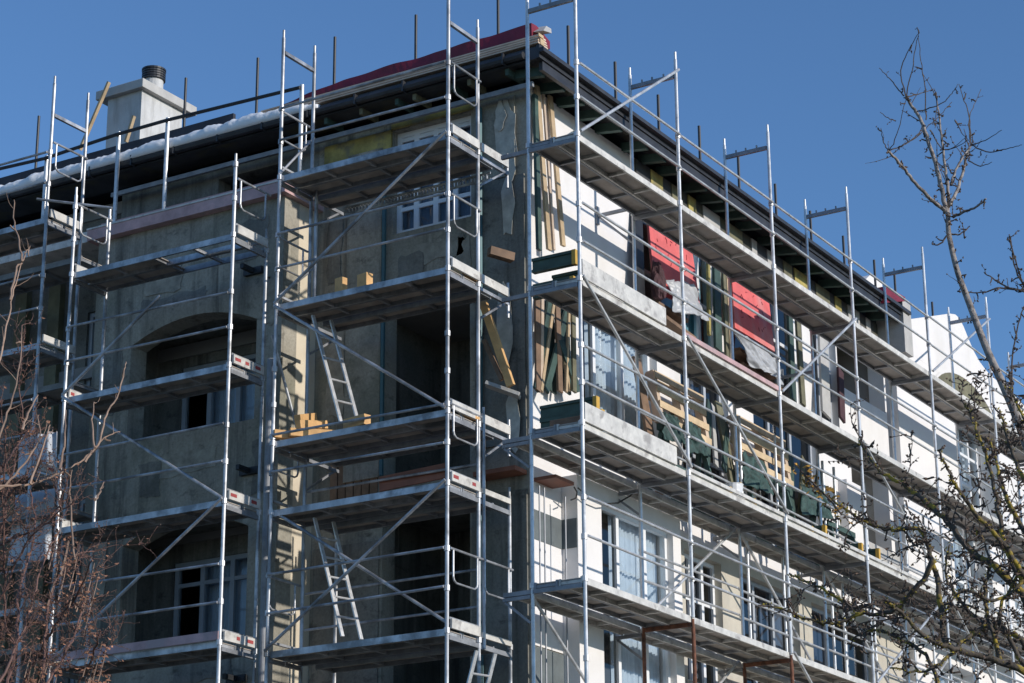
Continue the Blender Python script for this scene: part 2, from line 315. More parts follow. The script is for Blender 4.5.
# corner bay on the left facade: recessed loggias between piers
YR = 18.72
L1 = (16.10, 17.52, 8.22, 10.88); L2 = (16.10, 17.52, 5.15, 7.85); L3 = (16.1, 17.52, 2.1, 4.8); L0 = (16.08, 17.40, 11.84, 13.42)
wall('X', XW, YW + .003, YR, GZ, 13.62, [L1, L2, L3, L0], 0.3, 'grey_render')
window('X', XW + .1, *L0, mul=(.25, .5, .75), tra=(.25, .55, .93), fm='frame_white', gm='glass', curtain=('curtain_blue', .05, .95), fw=.075)
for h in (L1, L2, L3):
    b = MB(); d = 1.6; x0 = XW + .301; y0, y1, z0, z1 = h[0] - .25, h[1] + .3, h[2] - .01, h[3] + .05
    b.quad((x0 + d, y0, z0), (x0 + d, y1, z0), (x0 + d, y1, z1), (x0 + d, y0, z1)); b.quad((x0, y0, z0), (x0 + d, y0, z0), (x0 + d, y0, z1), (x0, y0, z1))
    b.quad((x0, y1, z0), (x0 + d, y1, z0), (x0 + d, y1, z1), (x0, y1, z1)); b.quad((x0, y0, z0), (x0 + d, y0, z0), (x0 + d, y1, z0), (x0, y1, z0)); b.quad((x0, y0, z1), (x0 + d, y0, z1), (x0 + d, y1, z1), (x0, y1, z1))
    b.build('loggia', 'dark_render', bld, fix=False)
MB().box((XW - .05, 17.56, 8.3), (XW - .003, 18.16, 13.2)).build('pilaster', 'grey_render', bld)
MB().box((XW - .03, 15.35, 12.3), (XW - .003, 16.02, 13.5)).build('wall_panel', 'grey_render', bld)
MB().box((XW - .04, 17.42, 12.75), (XW - .004, 18.6, 13.45)).build('insulation_strip', 'insulation_yellow', bld)
MB().box((XW - .04, 16.0, 13.45), (XW - .004, 17.42, 13.6)).build('insulation_strip', 'insulation_yellow', bld)
MB().box((XW - .035, 15.2, 8.45), (XW - .004, 16.0, 12.28)).build('wall_panel', 'dark_render', bld)
MB().box((XW - .032, 15.2, 5.2), (XW - .004, 16.05, 7.8)).build('wall_panel', 'dark_render', bld)
MB().box((XW - .028, 17.56, 5.2), (XW - .004, 18.66, 7.42)).build('wall_panel', 'dark_render', bld)  # dark panel, the shade of a wider opening put into its colour
b = MB()
for i in range(6): b.box((XW - .03 - .004 * (i % 2), 17.6 + i * .135, 7.95), (XW - .004, 17.715 + i * .135, 8.95))
b.build('slat_panel', 'brown_wood', bld)
PK = [0]
def blob_patch(cx, cz, pts, m='patch', t=.006):
    PK[0] += 1; x = XW - .037 - .0075 * PK[0]
    MB().prism([(x, cx + a, cz + c) for a, c in pts], (-t, 0, 0)).build('plaster_patch', m, bld)
for (px, py, w, h) in ((506, 135, .22, .62), (508, 205, .12, .55), (512, 160, .08, .35), (501, 118, .10, .25), (507, 330, .16, .7), (515, 420, .12, .5)):
    q = onX(px, py, XW - .04); n = 14
    blob_patch(q.y, q.z, [(w * math.cos(2 * math.pi * k / n) * random.uniform(.6, 1.15), h * math.sin(2 * math.pi * k / n) * random.uniform(.7, 1.1)) for k in range(n)])
tp = onX(480, 330, XW - .08)
MB().tube([(XW - .09, tp.y, 5.2), (XW - .09, tp.y, 13.4)], .045).build('downpipe', 'teal_pipe', bld)
tp = onX(384, 300, XW - .06)
MB().box((XW - .09, tp.y - .02, 8.3), (XW - .052, tp.y + .03, 12.7)).build('corner_bead', 'teal_pipe', bld)

def repair(ax_x, y, z, w, h, m):
    PK[0] += 1; x = ax_x - .004 - .0015 * (PK[0] % 4); pts = []
    cor = [(-1, -1), (1, -1), (1, 1), (-1, 1)]
    for k in range(4):                                  # ragged rectangle
        a, c = cor[k], cor[(k + 1) % 4]
        for t in range(5): pts.append(((a[0] + (c[0] - a[0]) * t / 5) * w + PR.uniform(-.035, .035), (a[1] + (c[1] - a[1]) * t / 5) * h + PR.uniform(-.035, .035)))
    MB().prism([(x, y + a, z + c) for a, c in pts], (-.004, 0, 0)).build('plaster_patch', m, bld)
PR = random.Random(6)
for y, z, w, h, m in ((20.9, 11.6, .35, .22, 'patch_grey'), (19.3, 11.9, .28, .3, 'dark_render'), (20.3, 8.75, .5, .16, 'patch_grey'), (21.8, 10.2, .16, .5, 'dark_render'), (19.0, 8.5, .14, .4, 'dark_render'), (21.0, 8.6, .2, .25, 'dark_render'), (18.95, 10.9, .12, .35, 'patch_grey'), (21.9, 7.4, .15, .4, 'patch_grey'), (19.9, 5.75, .5, .14, 'dark_render'), (20.7, 11.25, .6, .08, 'dark_render')): repair(24.40, y, z, w, h, m)
for y, z, w, h, m in ((16.6, 11.45, .4, .15, 'patch_grey'), (17.1, 11.2, .22, .28, 'dark_render'), (18.4, 11.8, .12, .5, 'dark_render'), (18.35, 9.9, .14, .6, 'patch_grey'), (16.2, 11.2, .1, .35, 'patch_grey')): repair(25.20, y, z, w, h, m)
# projecting bay with arched loggias, terrace on top
YB0, YB1, ZT = YR, 22.2, 12.45
N1 = (19.16, 21.47, 9.20, 10.95); N2 = (19.2, 21.45, 6.15, 7.95); N3 = (19.2, 21.45, 3.1, 4.9)
wall('X', XB, YB0, YB1, GZ, ZT, [N1, N2, N3], 0.35, 'grey_render', arch=[(N[0], N[1], N[3] - .27, N[3]) for N in (N1, N2, N3)])
b = MB(); b.box((XB + .001, YB0 + .001, GZ), (XW + .02, YB0 + .25, ZT - .001)); b.build('return_wall', 'return_render', bld)
b = MB(); b.box((XB + .001, YB1 - .25, GZ), (XW + .6, YB1 - .001, ZT - .001)); b.build('return_wall', 'grey_render', bld)
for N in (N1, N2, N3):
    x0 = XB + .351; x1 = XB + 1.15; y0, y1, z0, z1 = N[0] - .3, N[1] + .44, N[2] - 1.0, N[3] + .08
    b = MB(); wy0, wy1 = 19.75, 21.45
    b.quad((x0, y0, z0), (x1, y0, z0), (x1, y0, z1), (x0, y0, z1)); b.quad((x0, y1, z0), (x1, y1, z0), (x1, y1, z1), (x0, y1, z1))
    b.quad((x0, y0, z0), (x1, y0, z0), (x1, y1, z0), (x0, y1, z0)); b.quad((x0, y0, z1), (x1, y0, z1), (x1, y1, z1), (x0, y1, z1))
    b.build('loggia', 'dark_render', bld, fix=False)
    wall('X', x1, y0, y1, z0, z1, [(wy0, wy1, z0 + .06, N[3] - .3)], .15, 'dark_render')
    window('X', x1 + .03, wy0, wy1, z0 + .06, N[3] - .3, mul=(.38, .7), tra=(.86,), fm='frame_grey', gm='glass', curtain=('curtain', .02, .72))
MB().box((XB - .14, YB0 - .1, ZT + .002), (XW + .1, YB1 + .12, ZT + .17)).build('terrace_slab', 'pink_edge', bld)
MB().box((XB - .15, YB0 - .11, ZT + .173), (XB + .03, YB1 + .13, ZT + .20)).build('terrace_flashing', 'plank_edge', bld)
MB().box((XB + .35, YB0 - .1, ZT + .174), (XB + .5, YB1 + .3, ZT + .48)).build('upstand', 'pink_edge', bld)
# wall behind the terrace and the far recessed stretch
wall('X', XW, YR + .004, YB1 + .3, ZT + .18, 13.62, [(19.4, 20.6, 12.66, 13.4)], .3, 'dark_render')
XR2 = 25.55
wall('X', XR2, YB1, 34, GZ, 13.62, [(22.45, 23.4, 10.4, 11.9), (22.45, 23.4, 7.3, 8.9), (22.45, 23.4, 5.0, 6.6)], .3, 'dark_render')
for z0, z1 in ((10.4, 11.9), (7.3, 8.9), (5.0, 6.6)): window('X', XR2 + .05, 22.45, 23.4, z0, z1, mul=(.5,), fm='frame_grey', gm='glass', curtain=('teal_film', 0.02, .98))
for px in (55, 22):
    q = onX(px, 300, XR2 - .1); MB().box((XR2 - .12, q.y - .12, 5.0), (XR2 - .003, q.y + .12, 13.2)).build('pilaster', 'olive_wood', bld)

# floor slabs and back walls close the rooms
for z in (2.05, 5.1, 8.12, 11.0, 13.63):
    MB().box((XW + .31, YW + .31, z - .2), (GABX, 33.9, z - .004)).build('floor_slab', 'room', bld)
MB().box((XW + .31, 18.0, GZ), (GABX, 18.1, 13.4)).build('inner_wall', 'room', bld)
MB().box((GABX, YW + .3, GZ), (GABX + .1, 33.9, 13.6)).build('inner_wall', 'room', bld)
MB().box((XW + .31, 33.8, GZ), (GABX, 33.95, 13.6)).build('inner_wall', 'room', bld)

# roof: low pitch, dark felt, deep black eaves
b = MB(); ridge = 20.5; rx = 31.0; RS = ZE - .02
pl = [(XE + .03, YE + .03, RS), (GABX + .2, YE + .03, RS), (GABX + .2, 34, RS), (XE + .03, 34, RS)]
top = [(28.6, 18.6, RS + .78), (GABX + .2, 18.6, RS + .78), (GABX + .2, 34, RS + .78), (28.6, 34, RS + .78)]
b.add(pl + top, [(0, 1, 5, 4), (3, 0, 4, 7), (4, 5, 6, 7), (1, 2, 6, 5), (2, 3, 7, 6), (0, 3, 2, 1)])
roof = b.build('roof', 'roof_felt', bld)
# fascia/gutter profiles
b = MB(); b.box((XE - .02, YE - .02, ZE - .20), (GABX, YE + .03, ZE + .0)); b.box((XE - .04, YE - .10, ZE - .13), (GABX, YE - .021, ZE - .07)); b.box((XE + .1, YE + .001, ZE - .34), (GABX, YE + .06, ZE - .21))
b.build('fascia', 'fascia', roof)
b = MB(); b.box((XE - .02, YE + .031, ZE - .21), (XE + .03, 34, ZE - .03)); b.tube([(XE - .07, YE + .2, ZE - .14), (XE - .07, 34, ZE - .14)], .055)
y = YE + .5
while y < 30: b.box((XE - .13, y, ZE - .21), (XE - .019, y + .025, ZE - .05)); y += .83
b.build('fascia', 'fascia', roof)
MB().bar((XE + .26, YE + .25, ZE - .43), (XE + .26, 22.5, ZE - .43), .05, .07).build('eave_batten', 'steel_dull', roof)
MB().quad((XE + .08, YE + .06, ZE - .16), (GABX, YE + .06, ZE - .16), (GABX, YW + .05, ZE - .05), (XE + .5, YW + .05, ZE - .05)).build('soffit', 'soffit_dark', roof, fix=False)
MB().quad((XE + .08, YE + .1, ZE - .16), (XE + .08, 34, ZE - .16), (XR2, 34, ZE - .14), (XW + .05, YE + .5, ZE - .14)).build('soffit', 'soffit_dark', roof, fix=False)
x = 24.95
while x < GABX:                                       # rafter tails under the right eave
    MB().bar((x, YE + .07, ZE - .30), (x, YW + .02, ZE - .24), .09, .13).build('rafter', 'green_wood', roof); x += random.choice((.42, .55, .55, .8))
y = 15.2
while y < 18.4:
    MB().bar((XE + .04, y, ZE - .26), (XW - .05, y, ZE - .24), .055, .09).build('rafter', 'olive_wood' if int(y * 3) % 3 else 'green_wood', roof); y += random.choice((.3, .62, .62))
b = MB()
for k in range(4):                                    # stacked roof battens at the eave of the left side
    b.box((XE - .05 + .02 * k, YE - .02 + .012 * k, ZE + .004 + .046 * k), (XE + .22, 20.2 - .25 * k, ZE + .028 + .046 * k))
b.build('batten', 'batten', roof)
b = MB(); b.box((XE + .0, YE - .03, ZE + .002), (XE + .10, YE - .011, ZE + .09)); b.box((XE - .07, YE - .045, ZE + .095), (XE + .06, YE - .032, ZE + .14)); b.build('batten', 'pine', roof)
MB().box((28.3, YW - .035, 13.22), (GABX - .3, YW - .002, 13.6)).build('eave_shade_strip', 'soffit_dark', bld)  # dark strip painting the shade under the eave onto the wall head
for k in range(13):
    x = 28.6 + k * .68 + random.uniform(-.2, .2); w_ = random.uniform(.18, .6); MB().box((x, YW - .05 - .004 * (k % 3), 13.22 + random.uniform(0, .12)), (x + w_, YW - .036, 13.58)).build('insulation_strip', random.choice(('insulation_yellow', 'olive_wood', 'insulation_yellow', 'concrete')), bld)
# chimney (a part of the building)
cx, cy = 26.5, 23.35
ch = MB().box((cx, cy, 13.9), (cx + 1.04, cy + .73, 16.06)).build('chimney', 'chimney_render', bld)
MB().box((cx - .10, cy - .10, 16.062), (cx + 1.30, cy + .92, 16.22)).build('chimney_cap', 'concrete', ch, bevel=.01)
b = MB(); c0 = onY(153, 92, cy + .16); c0.z = 16.22; b.tube([c0, c0 + Vector((0, 0, .22))], .165, 20); b.build('flue', 'chimney_render', ch)
b = MB()
for k in range(5): b.tube([c0 + Vector((0, 0, .222 + k * .042)), c0 + Vector((0, 0, .252 + k * .042))], .20 if k < 4 else .205, 22)
b.tube([c0 + Vector((0, 0, .22)), c0 + Vector((0, 0, .42))], .17, 22); b.build('cowl', 'bar_black', ch)

# gabled white end block
gab = empty('gabled_building', (GABX + .12, YW, GZ), 'white rendered gabled block with an arched window at the far right end of the facade', 'building')
YG = 14.98
prof = [(GABX + .12, GZ), (46.5, GZ), (46.5, 13.4)] + [(45.6, 13.78), (44.9, 13.95), (44.28, 14.03), (43.7, 14.06), (43.2, 14.08), (42.75, 14.13), (42.4, 14.22), (42.1, 14.36), (41.85, 14.55), (41.62, 14.74), (41.42, 14.85), (41.2, 14.87), (40.9, 14.80), (38.75, 14.06), (GABX + .12, 13.95)]
# front with a rectangular hole under an arch: build as wall + gable top
GW = (40.9, 43.0, 11.0, 13.35)
wall('Y', YG, GABX + .12, 46.5, GZ, 13.36, [GW, (40.2, 42.2, 8.3, 10.6), (43.4, 45.2, 8.3, 10.6), (39.0, 41, 5.2, 7.7), (42.5, 44.5, 5.2, 7.7)], .6, 'white_render', gab)
MB().prism([(GABX + .12, YG, 13.362), (46.5, YG, 13.362)] + [(x_, YG, z_) for x_, z_ in prof[2:]], (0, .6, 0)).build('gable', 'white_render', gab)
MB().box((GABX + .12, YG + .61, GZ), (46.5, YG + 8, 13.3)).build('rear_block', 'white_render', gab)
window('Y', YG + .4, *GW, mul=(.25, .5, .75), tra=(.3, .55, .8), fm='frame_white', gm='glass', curtain=('curtain', .02, .98), parent=gab)
for w in ((40.2, 42.2, 8.3, 10.6), (43.4, 45.2, 8.3, 10.6), (39.0, 41, 5.2, 7.7), (42.5, 44.5, 5.2, 7.7)): window('Y', YG + .3, *w, mul=(.33, .66), tra=(.55,), fm='frame_white', gm='glass', curtain=('curtain', .1, .9), parent=gab)
b = MB(); n = 20; mid, hw = 41.4, 1.75
pts = [(mid + hw * math.cos(math.pi * k / n), 12.75 + .85 * math.sin(math.pi * k / n)) for k in range(n + 1)]
b.prism([(a, YG - .012, z) for a, z in pts], (0, .008, 0)); b.build('arch_lining', 'olive_wood', gab)
b = MB()
for k in range(n):
    (a, z), (c, w) = pts[k], pts[k + 1]; s_ = 1.05
    b.add([(a, YG - .02, z), (c, YG - .02, w), (mid + (c - mid) * s_, YG - .02, 12.75 + (w - 12.75) * s_), (mid + (a - mid) * s_, YG - .02, 12.75 + (z - 12.75) * s_)], [(0, 1, 2, 3)])
b.build('arch_rim', 'white_render', gab, fix=False)
fw_ = MB(); fw_.box((GABX - .28, YE - .05, 13.0), (GABX + .1, YW + .0, 14.0)); fw_.build('parapet', 'concrete', gab)
MB().prism([onY(px, py, YE - .06) for px, py in ((886, 286), (905, 297), (906, 301), (884, 303))], (0, .6, 0)).build('parapet_cap', 'tarp_red', gab)
MB().prism([onY(px, py, YE + .9) for px, py in ((862, 283), (870, 275), (882, 283), (884, 300), (862, 300))], (0, .5, 0)).build('roof_block', 'white_render', gab)

# ------------------------------------------------------------------ roof things
tb = MB(); y = YE + .15; n = 46; vs = []; fs = []      # red sheet lying folded along the left eave
for i in range(n + 1):
    t = i / n; yy = YE + .12 + t * 4.6; h = (.115 + .06 * (1 - t)) * min(1, (1 - t) * 3.2) + .03 + .02 * noise.noise(Vector((yy * 2.2, 0, 1))); w = .35
    zb = ZE + .165 - .03 * t
    vs += [(XE + .02, yy, zb), (XE + .03 + .02 * math.sin(yy * 5), yy, zb + h), (XE + .16, yy, zb + h + .015), (XE + .16 + w, yy, zb + h * .6), (XE + .16 + w, yy, zb)]
for i in range(n):
    for k in range(4): fs.append((5 * i + k, 5 * i + k + 1, 5 * i + k + 6, 5 * i + k + 5))
    fs.append((5 * i + 4, 5 * i, 5 * i + 5, 5 * i + 9))
fs += [(0, 1, 2, 3, 4), tuple(5 * n + k for k in (4, 3, 2, 1, 0))]
o = tb.add(vs, fs).build('tarpaulin', 'tarp_red'); tag(o, 'dark red tarpaulin folded along the roof edge near the building corner', 'tarpaulin')
sn = MB(); n = 260; vs = []; fs = []                   # snow lying in the gutter
for i in range(n + 1):
    yy = 18.35 + i / n * 11; w = min(1, i / 18 + .15); h = .05 + .17 * w + .02 * abs(math.sin(yy * 7.6 + 3 * noise.noise(Vector((yy * .8, 5, 0))))) + .05 * noise.noise(Vector((yy * 1.7, 2, 0))) + .02 * noise.noise(Vector((yy * 7, 3, 0))) + .03 * noise.noise(Vector((yy * 11, 2, 0)))
    j = .03 * noise.noise(Vector((yy * 4, 7, 0)))
    vs += [(XE - .14 + j, yy, ZE - .10), (XE - .13 + j, yy, ZE - .10 + h * .55), (XE - .02 + j, yy, ZE - .10 + h * .95), (XE + .12, yy, ZE - .1 + h * 1.03), (XE + .30, yy, ZE - .10 + h * .8), (XE + .30, yy, ZE - .10)]
for i in range(n):
    for k in range(5): fs.append((6 * i + k, 6 * i + k + 1, 6 * i + k + 7, 6 * i + k + 6))
    fs.append((6 * i + 5, 6 * i, 6 * i + 6, 6 * i + 11))
fs += [(0, 1, 2, 3, 4, 5), tuple(6 * n + k for k in (5, 4, 3, 2, 1, 0))]
MB().box((XE + .30, 20.2, ZE - .02), (XE + .36, 33.9, ZE + .42)).build('edge_board', 'roof_felt', roof)
o = sn.add(vs, fs).build('snow', 'snow', smooth=True); tag(o, 'white strip of melting snow lying along the left roof edge', 'snow', kind='stuff')

# black bars standing behind the roof edge
left_bars = [(39, 116, 158), (186, 78, 112), (258, 58, 104), (335, 37, 84), (416, 15, 62), (498, -8, 40)]
ordn = ['first', 'second', 'third', 'fourth', 'fifth', 'sixth', 'seventh', 'eighth', 'ninth', 'tenth']
words = ['left of the chimney, nearest the left edge', 'rising just right of the chimney cap', 'just left of the second tall scaffold frame', 'where the red tarpaulin thins out', 'above the middle of the red tarpaulin', 'above the red tarpaulin close to the corner']
for i, (px, yt, yb) in enumerate(left_bars):
    a = onX(px, yt, XE + .45); c = onX(px, yb, XE + .45)
    o = MB().tube([(a.x, a.y, ZE + .12), (a.x, a.y, a.z)], .022, 8).build('roof_bar', 'bar_black'); tag(o, 'slim black bar on the left roof edge, ' + words[i], 'bar', 'black bars standing along the roof edge')
right_bars = [(568, 26), (615, 62), (658, 95), (699, 126), (738, 155), (775, 184), (810, 211), (843, 236), (874, 260), (905, 281)]
rw = ['nearest the building corner', 'second from the corner', 'third from the corner', 'fourth from the corner', 'fifth from the corner', 'sixth from the corner', 'seventh from the corner', 'eighth from the corner', 'just before the red parapet cap', 'just past the red parapet cap']
for i, (px, yt) in enumerate(right_bars):
    a = onY(px, yt, YE + .22); a.x = min(a.x, GABX + .1)
    o = MB().tube([(a.x, a.y, ZE - .0), (a.x, a.y, a.z)], .024, 8).build('roof_bar', 'bar_black'); tag(o, 'slim black bar on the right roof edge, ' + rw[i], 'bar', 'black bars standing along the roof edge')
a = onY(932, 302, YG + .3)
o = MB().tube([(a.x, a.y, 14.1), a], .024, 8).build('roof_bar', 'bar_black'); tag(o, 'slim black bar standing on the white gable, last of the row', 'bar', 'black bars standing along the roof edge')

# handrail along the terrace of the projecting bay
xr = XB + .12
hr = empty('terrace_railing', (xr, 20.5, ZT + .2), 'guard rail with pale posts and one dark rail along the snowy left roof edge', 'railing')
tops = []
for px, yt in ((47, 156), (119, 132), (168, 118), (302, 85)):
    p = onX(px, yt, xr); tops.append(p)
    MB().tube([(xr, p.y, ZT + .2 if p.y < YB1 + .1 else ZT + .2), (xr, p.y, p.z)], .033, 10).build('post', 'steel', hr)
MB().tube([onX(-40, 178, xr - .05)] + [p + Vector((-.05, 0, -.06)) for p in tops], .028, 8).build('rail', 'bar_black', hr)
b = MB(); b.box((xr - .2, YB1 + .14, ZT + .02), (xr + .6, 26.5, ZT + .19)); b.build('base_plank', 'plank_edge', hr)

# pine props by the chimney
for (p, q, lab) in (((109, 82), (80, 150), 'long pale wooden batten leaning on the left side of the chimney'), ((134, 116), (126, 142), 'short pale wooden batten standing in front of the chimney')):
    X_ = cx - .25; a = onX(*p, X_); c = onX(*q, X_)
    o = MB().bar(a, c, .06, .04).build('roof_batten', 'pine'); tag(o, lab, 'batten')
o = MB().prism([(XE + .05, YE - .05, ZE + .22), (XE + .22, YE - .08, ZE + .24), (XE + .38, YE + .02, ZE + .40), (XE + .30, YE + .05, ZE + .42)], (0, .16, .02)).build('flashing_offcut', 'concrete'); tag(o, 'grey sheet offcut poking up at the roof corner', 'sheet')
# ------------------------------------------------------------------ scaffolding
STEEL = 'steel'
def plank(root, p0, p1, width, side, name='deck_plank', edge='plank_edge', th=.085, rungs=True):
    """one scaffold plank from p0 to p1 (horizontal); side = unit vector across"""
    p0 = Vector(p0); p1 = Vector(p1); s = Vector(side); d = (p1 - p0).normalized(); w = width
    b = MB(); zt = Vector((0, 0, -th / 2))
    for k in (0.016, w - .016): b.bar(p0 + s * k + zt, p1 + s * k + zt, .03, th)
    L = (p1 - p0).length; n = max(2, round(L / .75))
    for i in range(n + 1):
        q = p0 + d * (.03 + (L - .06) * i / n) + Vector((0, 0, -th * .62)); b.bar(q + s * .032, q + s * (w - .032), .045, .04)
    o = b.build(name, edge, root)
    if rungs:
        b = MB(); z = Vector((0, 0, -.022)); b.bar(p0 + s * (w / 2) + z, p1 + s * (w / 2) + z, w - .066, .014); b.build('panel', 'plywood', o)
    return o
def upright(root, x, y, z0, z1, clips=(), m=None, r=.0255):
    m = m or STEEL
    b = MB(); b.tube([(x, y, z0), (x, y, z1)], r, 10)
    z = z0 + 2.0
    for c in clips:
        b.tube([(x, y, c - .035), (x, y, c + .035)], r * 1.5, 8)
    b.tube([(x, y, z1), (x, y, z1 + .12)], r * .72, 8)
    return b.build('upright', m, root)
SJ = random.Random(9)
def rail(root, p, q, name='guardrail', r=.0185, m=None):
    m = m or STEEL
    p = Vector(p); q = Vector(q); d = (q - p).normalized() * .02; p.z += SJ.uniform(-.018, .018); q.z += SJ.uniform(-.018, .018)
    return MB().tube([p + d, q - d], r, 8).build(name, m, root)
def brace(root, p, q, r=.022, name='diagonal_brace', m=None):
    m = m or STEEL
    return MB().tube([p, q], r, 8).build(name, m, root)
def frame_tie(root, p, q, h=.05, m='steel_dull', name='transom'):
    return MB().bar(p, q, .045, h).build(name, m, root)
def end_guard(root, p, q, drop=.42):
    """end guard: top tube between the posts with a hanging rounded loop"""
    p = Vector(p); q = Vector(q); b = MB(); b.tube([p, q], .017, 8)
    a = lerp(p, q, .1); c = lerp(p, q, .86); dz = Vector((0, 0, -drop)); r = .07
    e = (q - p).normalized()
    pts = [a, a + dz + Vector((0, 0, r)), a + dz + e * .02 + Vector((0, 0, r * .4)), a + dz + e * r, c + dz - e * r, c + dz - e * .02 + Vector((0, 0, r * .4)), c + dz + Vector((0, 0, r)), c]
    b.tube(pts, .0135, 8); return b.build('end_guard', STEEL, root)
def toe(root, p, q, h=.15, m='plank_edge', th=.03, label=None):
    o = MB().bar(Vector(p) + Vector((0, 0, h / 2)), Vector(q) + Vector((0, 0, h / 2)), th, h).build('toe_board', m, root)
    if label: o['label'] = label
    return o
SR = random.Random(4)
def stripes(o, p, q, n=3, z=.075):
    p = Vector(p); q = Vector(q)
    if SR.random() < .45: return
    for i in range(n):
        if SR.random() < .3: continue
        a = lerp(p, q, (i + .12) / n); c = lerp(p, q, (i + SR.uniform(.4, .75)) / n); MB().bar(a + Vector((0, 0, z)), c + Vector((0, 0, z)), .035, .045).build('stripe', 'red_edge', o)

# ---- right facade scaffold
rs = empty('scaffold', (33, YO + .4, GZ), 'long galvanised scaffold with grey decks along the sunlit white right facade', 'scaffold', 'scaffolds around the building')
ZTOP = 14.42
clips = [z + d for z in RZ for d in (-.03, .5, 1.0)]
for i, x in enumerate(RX):
    rusty = i in (1, 2)
    zlo = RZ[3] - .02 if rusty else GZ
    upright(rs, x, YO, zlo, ZTOP, [c for c in clips if c > zlo])
    upright(rs, x, YI, zlo, ZTOP - .06, [c for c in clips[::3] if c > zlo])
    if rusty:
        for y in (YO, YI):
            o = upright(rs, x, y, GZ, RZ[3] - .16, (RZ[4],), 'rust', .027); o['label'] = 'rust brown upright below the lower deck'
    for z in RZ:
        o = frame_tie(rs, (x, YO + .026, z - .11), (x, YI + (.42 if i == 0 else -.026), z - .11), .055, 'rust' if (rusty and z == RZ[3]) else 'steel_dull')
    frame_tie(rs, (x, YO + .026, 14.16), (x, YI - .026, 14.16), .06)
    b = MB()
    for k in (.25, .5, .72): b.box((x - .012, YO + k * .75, 14.19), (x + .012, YO + k * .75 + .02, 14.24))
    b.build('spigot', 'steel_dull', rs)
for i in range(len(RX) - 1):
    x0, x1 = RX[i] + .01, RX[i + 1] - .01
    for li, z in enumerate(RZ):
        if i == 0: x0 = RX[0] - .02
        em = 'red_edge' if False else 'plank_edge'
        plank(rs, (x0, YO + .02, z), (x1, YO + .02, z), .345, (0, 1, 0), edge='plank_edge')
        plank(rs, (x0, YO + .375, z), (x1, YO + .375, z), .345, (0, 1, 0), edge='steel_dull')
        if li < 4 or i > 0:
            for h in (.5, 1.0): rail(rs, (RX[i], YO - .045, z + h), (RX[i + 1], YO - .045, z + h))
        if li in (2, 3):
            plank(rs, (x0 + (.05 if i else .1), YI + .045, z - .06), (x1, YI + .045, z - .06), .29, (0, 1, 0), name='console_plank')
for x in RX:
    for z in (RZ[2], RZ[3]):
        b = MB(); b.bar((x, YI + .026, z - .17), (x, YW - .17, z - .17), .04, .045); b.bar((x, YI + .026, z - .5), (x, YW - .2, z - .2), .03, .03); b.build('console_bracket', 'steel_dull', rs)
b = MB(); z = 12.30 - .02                               # free console bracket on the white wall
b.bar((27.11, YI + .02, 11.98 + .3), (27.11, YW - .03, 12.28), .045, .045); b.bar((27.11, YI + .03, 11.75), (27.11, YW - .06, 12.24), .03, .03); b.box((27.07, YW - .03, 12.15), (27.15, YW - .003, 12.42)); b.build('console_bracket', 'steel_dull', rs)
b = MB(); b.bar((33.18, YI + .02, 11.45), (33.18, YW - .05, 11.45), .045, .045); b.box((33.14, YW - .05, 11.3), (33.22, YW - .003, 11.6)); b.build('console_bracket', 'steel_dull', rs)
def N_(i, z, y=YO - .05): return (RX[i], y, z)
for p, q in ((N_(0, RZ[0]), N_(1, 14.25)), (N_(0, RZ[1]), N_(1, RZ[2] + .05)), (N_(1, RZ[1]), N_(2, RZ[2] + .05)), (N_(2, RZ[1]), N_(3, RZ[0])), (N_(3, RZ[1] - .05), N_(4, RZ[2])),
             (N_(4, RZ[0]), N_(5, 14.1)), (N_(3, RZ[3]), N_(4, RZ[2])), (N_(4, RZ[2]), N_(5, RZ[3])), (N_(5, RZ[1]), N_(6, RZ[0])),
             (N_(0, RZ[3] - .1, YI + .05), N_(1, RZ[4], YI + .05)), (N_(1, RZ[3], YI + .05), N_(2, RZ[2] - .05, YI + .05)), (N_(2, RZ[2], YI + .05), N_(3, RZ[3], YI + .05)), (N_(3, RZ[2], YI + .05), N_(4, RZ[3], YI + .05)), (N_(4, RZ[3], YI + .05), N_(5, RZ[2], YI + .05)), (N_(2, RZ[3], YO - .05), N_(3, RZ[4], YO - .05)), (N_(1, RZ[4], YI + .05), N_(2, RZ[3], YI + .05))):
    brace(rs, p, q)
for i, z in ((0, RZ[1]), (0, RZ[2])):
    toe(rs, (RX[0] + .05, YO + .0, z + .002), (RX[1] - .55 if z == RZ[1] else RX[1] - .35, YO + .0, z + .002), .25, 'plank_edge', .03, 'tall pale toe board')
toe(rs, (RX[1] + .03, YO, RZ[1] + .002), (RX[2] - .05, YO, RZ[1] + .002), .07, 'pink_edge', label='pinkish low toe board')
for i in range(1, 6): toe(rs, (RX[i] + .03, YO, RZ[2] + .002), (RX[i + 1] - .03, YO, RZ[2] + .002), .05)
# lower inside rails seen along the wall
for i in range(1, 6):
    for z in (RZ[3], RZ[2]):
        for h in (.3, .62, 1.02): rail(rs, (RX[i], YI + .045, z + h), (RX[i + 1], YI + .045, z + h))
for px, y in ((566, YW - .25), (540, YW - .25), (545, YW - .25)):    # thin tie rods near the corner wall
    q = onY(px, 560, y); MB().tube([(q.x, y, 5.0), (q.x, y, 7.75)], .012, 6).build('tie_rod', 'steel_dull', rs)
for i, dx in ((2, .45), (2, 1.7), (3, .5), (3, .95), (3, 2.2), (4, .6), (4, 1.5), (5, .5), (5, 1.4)):
    MB().tube([(RX[i] + dx, YI + .1, RZ[3]), (RX[i] + dx, YI + .1, RZ[2] - .15)], .024, 8).build('upright', 'steel', rs)
    MB().tube([(RX[i] + dx - .1, YI + .1, RZ[2]), (RX[i] + dx - .1, YI + .1, RZ[1] - .15)], .024, 8).build('upright', 'steel', rs)

STEEL = 'steel_shaded'
